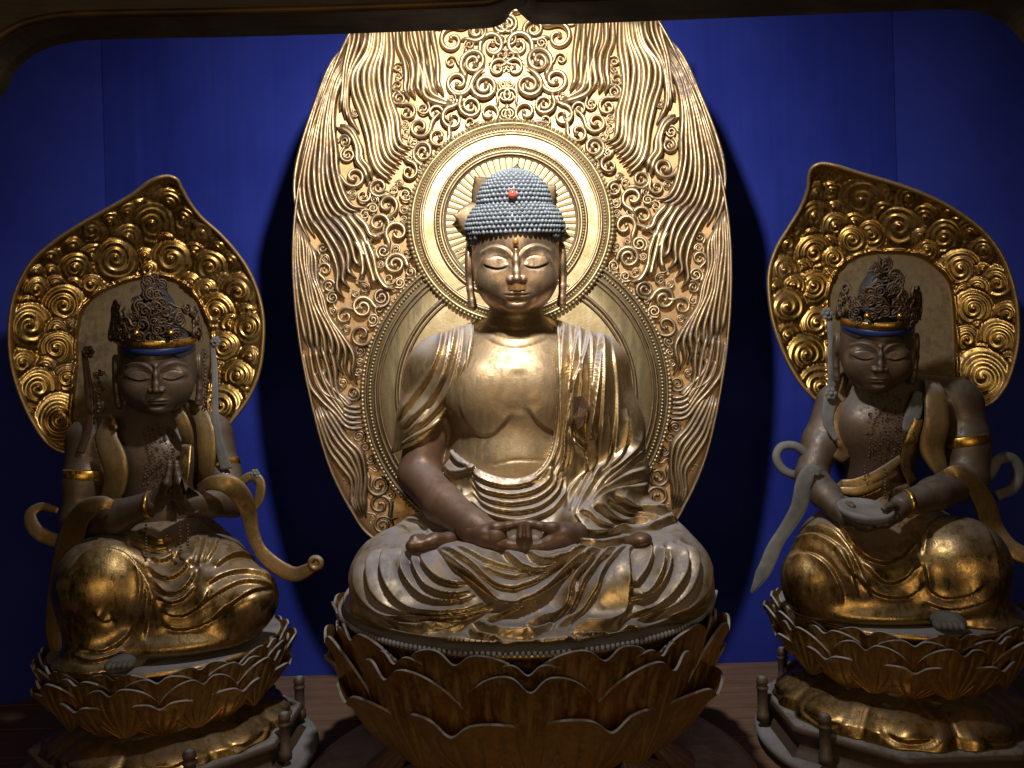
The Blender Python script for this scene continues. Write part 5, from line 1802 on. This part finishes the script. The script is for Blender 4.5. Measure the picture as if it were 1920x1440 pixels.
f.chain([Pn(1522, 895, 0.11), Pn(1548, 928, 0.05), Pn(1576, 958, 0.0)], [0.031, 0.028, 0.021], 0.01)
f.chain([Pn(1800, 760, 0.08), Pn(1812, 830, 0.06), Pn(1816, 895, 0.035)], [0.043, 0.040, 0.037], 0.02)
f.chain([Pn(1812, 900, 0.035), Pn(1752, 926, -0.02), Pn(1692, 948, -0.05)], [0.036, 0.030, 0.021], 0.01)
V, F = f.mesh(2)
part('body', V, F, M['sskin'], RF)
RFIELD = f
f2 = field_box([(1550, 930, -0.11), (1720, 1000, 0.0)], 0.02, 0.0017)
f2.chain([Pn(1576, 955, 0.0), Pn(1592, 974, -0.035), Pn(1612, 984, -0.06)], [0.020, 0.017, 0.012], 0.006)
f2.chain([Pn(1584, 955, -0.02), Pn(1592, 948, -0.05), Pn(1598, 950, -0.066)], [0.010, 0.008, 0.006], 0.004)
for i in range(4):
    f2.chain([Pn(1600 + i * 3, 980 + i * 2, -0.045 - 0.01 * i), Pn(1618 + i * 3, 987 + i, -0.065 - 0.007 * i), Pn(1640, 988 - i, -0.075 - 0.006 * i)], [0.0085, 0.0075, 0.006], 0.003)
f2.chain([Pn(1694, 948, -0.05), Pn(1676, 964, -0.065), Pn(1664, 974, -0.075)], [0.020, 0.016, 0.011], 0.006)
f2.chain([Pn(1682, 952, -0.06), Pn(1668, 950, -0.085), Pn(1658, 954, -0.095)], [0.010, 0.008, 0.006], 0.004)
for i in range(4):
    f2.chain([Pn(1676, 968 + i * 2, -0.068 - 0.007 * i), Pn(1662, 980 + i, -0.080 - 0.006 * i), Pn(1646, 983 + i, -0.085 - 0.005 * i)], [0.0085, 0.0075, 0.006], 0.003)
V, F = f2.mesh(2)
part('cupped_hands', V, F, M['sskin'], RF)
f = field_box([(1450, 900, -0.14), (1910, 1200, 0.26)], 0.06, 0.0032)
f.ell(Pn(1640, 912, 0.12), (0.080, 0.070, 0.020), 0.02)
f.ell(Pn(1650, 950, 0.12), (0.090, 0.080, 0.05), 0.03)
f.ell(Pn(1655, 1015, 0.11), (0.165, 0.13, 0.085), 0.04)
f.ell(Pn(1800, 1062, -0.010), (0.082, 0.080, 0.085), 0.02)
f.chain([Pn(1690, 1040, 0.06), Pn(1795, 1055, -0.005)], [0.085, 0.078], 0.03)
f.chain([Pn(1802, 1075, -0.012), Pn(1815, 1150, 0.0)], [0.076, 0.072], 0.02)
f.chain([Pn(1625, 1030, 0.07), Pn(1570, 1050, 0.05), Pn(1527, 1084, 0.03)], [0.085, 0.080, 0.062], 0.025)
f.ell(Pn(1650, 1075, 0.02), (0.115, 0.075, 0.075), 0.05)
f.ell(Pn(1650, 1130, 0.05), (0.17, 0.12, 0.03), 0.04)
f.ell(Pn(1825, 1160, 0.01), (0.085, 0.10, 0.035), 0.03)
full = tuple(slice(0, n) for n in f.n)
f.d = np.maximum(f.d, (-0.464 + 0.003 - f.pts(full)[2]).astype(np.float32))
V, F = f.mesh(2)
rl = Relief(1400, 860, 1960, 1260)
ZD = (1380, 780, 2.1818)
for P in ([(420, 440), (500, 555), (580, 600), (660, 590), (740, 520)], [(520, 600), (600, 680), (680, 672), (760, 600)], [(480, 650), (580, 730), (700, 740), (780, 680)], [(400, 540), (470, 640), (560, 700)],
          [(430, 290), (500, 300), (580, 270), (660, 220)], [(420, 310), (500, 325), (600, 290)], [(770, 600), (790, 700), (850, 742), (950, 732), (1020, 690)], [(760, 760), (860, 790), (960, 780), (1060, 740)]):
    S3(P, ZD)
for P in ([(215, 575), (300, 560), (380, 610), (430, 700), (442, 770)], [(225, 500), (330, 482), (430, 540), (470, 620), (505, 740)], [(275, 445), (380, 452), (460, 520), (520, 640), (560, 750)]):
    S3(P, ZD, 0.006, 1)
S3([(760, 580), (780, 470), (850, 412), (930, 402), (1010, 440), (1060, 540), (1080, 650), (1080, 760)], ZD, 0.005, 1)
V = rl.carve(V, F)
part('skirt', V, F, M['skirt'], RF)
f = field_box([(1745, 1140, -0.13), (1815, 1185, -0.05)], 0.03, 0.002)
f.ell(Pn(1778, 1164, -0.085), (0.027, 0.036, 0.016), 0.006)
for i in range(5):
    f.ell(Pn(1757 + i * 11, 1172 + i * 0.5, -0.12), (0.006, 0.012, 0.008), 0.002)
V, F = f.mesh(2)
part('foot', V, F, M['grey'], RF)
ribbon('scarf', [(1605, 690, 0.13), (1580, 712, 0.12), (1573, 760, 0.10), (1578, 810, 0.09), (1586, 840, 0.09), (1570, 862, 0.10)], [7, 11, 13, 16, 17, 10], M['sash'], RF, 0.0042)
ribbon('scarf', [(1745, 715, 0.05), (1752, 735, 0.03), (1756, 790, 0.02), (1748, 840, 0.03), (1765, 885, 0.03)], [14, 21, 24, 24, 14], M['sash'], RF, 0.0042)
ribbon('sash', [(1724, 735, 0.04), (1712, 775, 0.035), (1700, 810, 0.04)], [9, 15, 12], M['grey'], RF, 0.004)
ribbon('sash', [(1722, 785, 0.03), (1706, 830, 0.035), (1698, 870, 0.05), (1712, 905, 0.06)], [8, 12, 12, 10], M['skirt'], RF, 0.004)
ribbon('sash', [(1578, 908, 0.06), (1610, 905, 0.045), (1650, 888, 0.04), (1690, 858, 0.05)], [8, 10, 10, 6], M['sash'], RF, 0.0036)
ribbon('sash', [(1574, 920, 0.055), (1610, 920, 0.04), (1648, 905, 0.04), (1680, 885, 0.05)], [7, 8, 8, 5], M['sash'], RF, 0.0036)
ribbon('ribbon', [(1538, 886, 0.05), (1520, 880, 0.05), (1507, 905, 0.05), (1498, 950, 0.06), (1478, 985, 0.07), (1455, 1020, 0.07), (1435, 1065, 0.07), (1408, 1112, 0.07)], [8, 15, 16, 14, 12, 14, 13, 2], M['grey'], RF, 0.005)
P = at(1478, 858, 0.12)
lp = spline([(1512, 850, 120), (1490, 836, 120), (1465, 838, 120), (1456, 858, 120), (1470, 882, 120), (1498, 894, 120)], step=4)
V, F = sweep(at(lp[:, 0], lp[:, 1], 0.12), 0.009, 0.008, ns=10); part('ribbon_loop', V, F, M['grey'], RF)
lp = spline([(1868, 930, 60), (1900, 915, 60), (1912, 885, 60), (1898, 860, 60), (1872, 862, 60), (1858, 885, 60), (1840, 905, 60)], step=4)
V, F = sweep(at(lp[:, 0], lp[:, 1], 0.08), 0.011, 0.009, ns=10); part('ribbon_loop', V, F, M['grey'], RF)
ribbon('ribbon', [(1770, 890, -0.01), (1795, 884, -0.02), (1822, 905, -0.015), (1846, 945, 0.0), (1862, 990, 0.01), (1890, 1025, 0.0), (1930, 1045, -0.01), (1975, 1050, -0.01)], [8, 15, 20, 22, 20, 18, 16, 10], M['sash'], RF, 0.0036)
ribbon('hair_ribbon', [(1555, 590, 0.09), (1557, 650, 0.09), (1556, 735, 0.09)], [5, 5, 5], M['grey'], RF, 0.003)
ribbon('hair_ribbon', [(1558, 740, 0.10), (1552, 790, 0.09), (1568, 825, 0.085)], [14, 11, 5], M['grey'], RF, 0.003)
flower('crown_flower', 1551, 588, 0.085, 0.013, RF, M['grey'])
flower('ribbon_flower', 1558, 738, 0.085, 0.013, RF, M['grey'])
armlet(RF, 1548, 815, 0.147, 0.037, (0.3, 0.1, 1))
armlet(RF, 1809, 828, 0.06, 0.044, (-0.1, 0.1, 1))
P = circle((0, 0, 0), 0.0235, 0, 30)[:, [1, 0, 2]]
V, F = sweep(P + at(1702, 944, -0.045), 0.003, 0.005, up=(1, 0, 0), ns=6, cap=False); part('bracelet', V, F, M['band'], RF)
necklace(RF, RFIELD, 1632, 1690, 735, 880, [(1622, 875, 905, 0.03), (1660, 880, 940, 0.03)], 6)
# the dish it holds
dc = at(1622, 960, -0.072)
V, F = lathe([(0.0, 0.006), (0.038, 0.0065), (0.044, 0.010), (0.0475, 0.0095), (0.047, 0.002), (0.040, -0.008), (0.022, -0.014), (0.0, -0.014)], 56, cap=False)
A = np.array(Matrix.Rotation(R(13), 3, 'X') @ Matrix.Rotation(R(3), 3, 'Y'))
o = link('dish', mesh_np('dish', V @ A.T, F), M['seat'])
o.location = tuple(dc)
tag(o, 'dusty grey round dish held in both hands by the right-hand figure', 'dish')
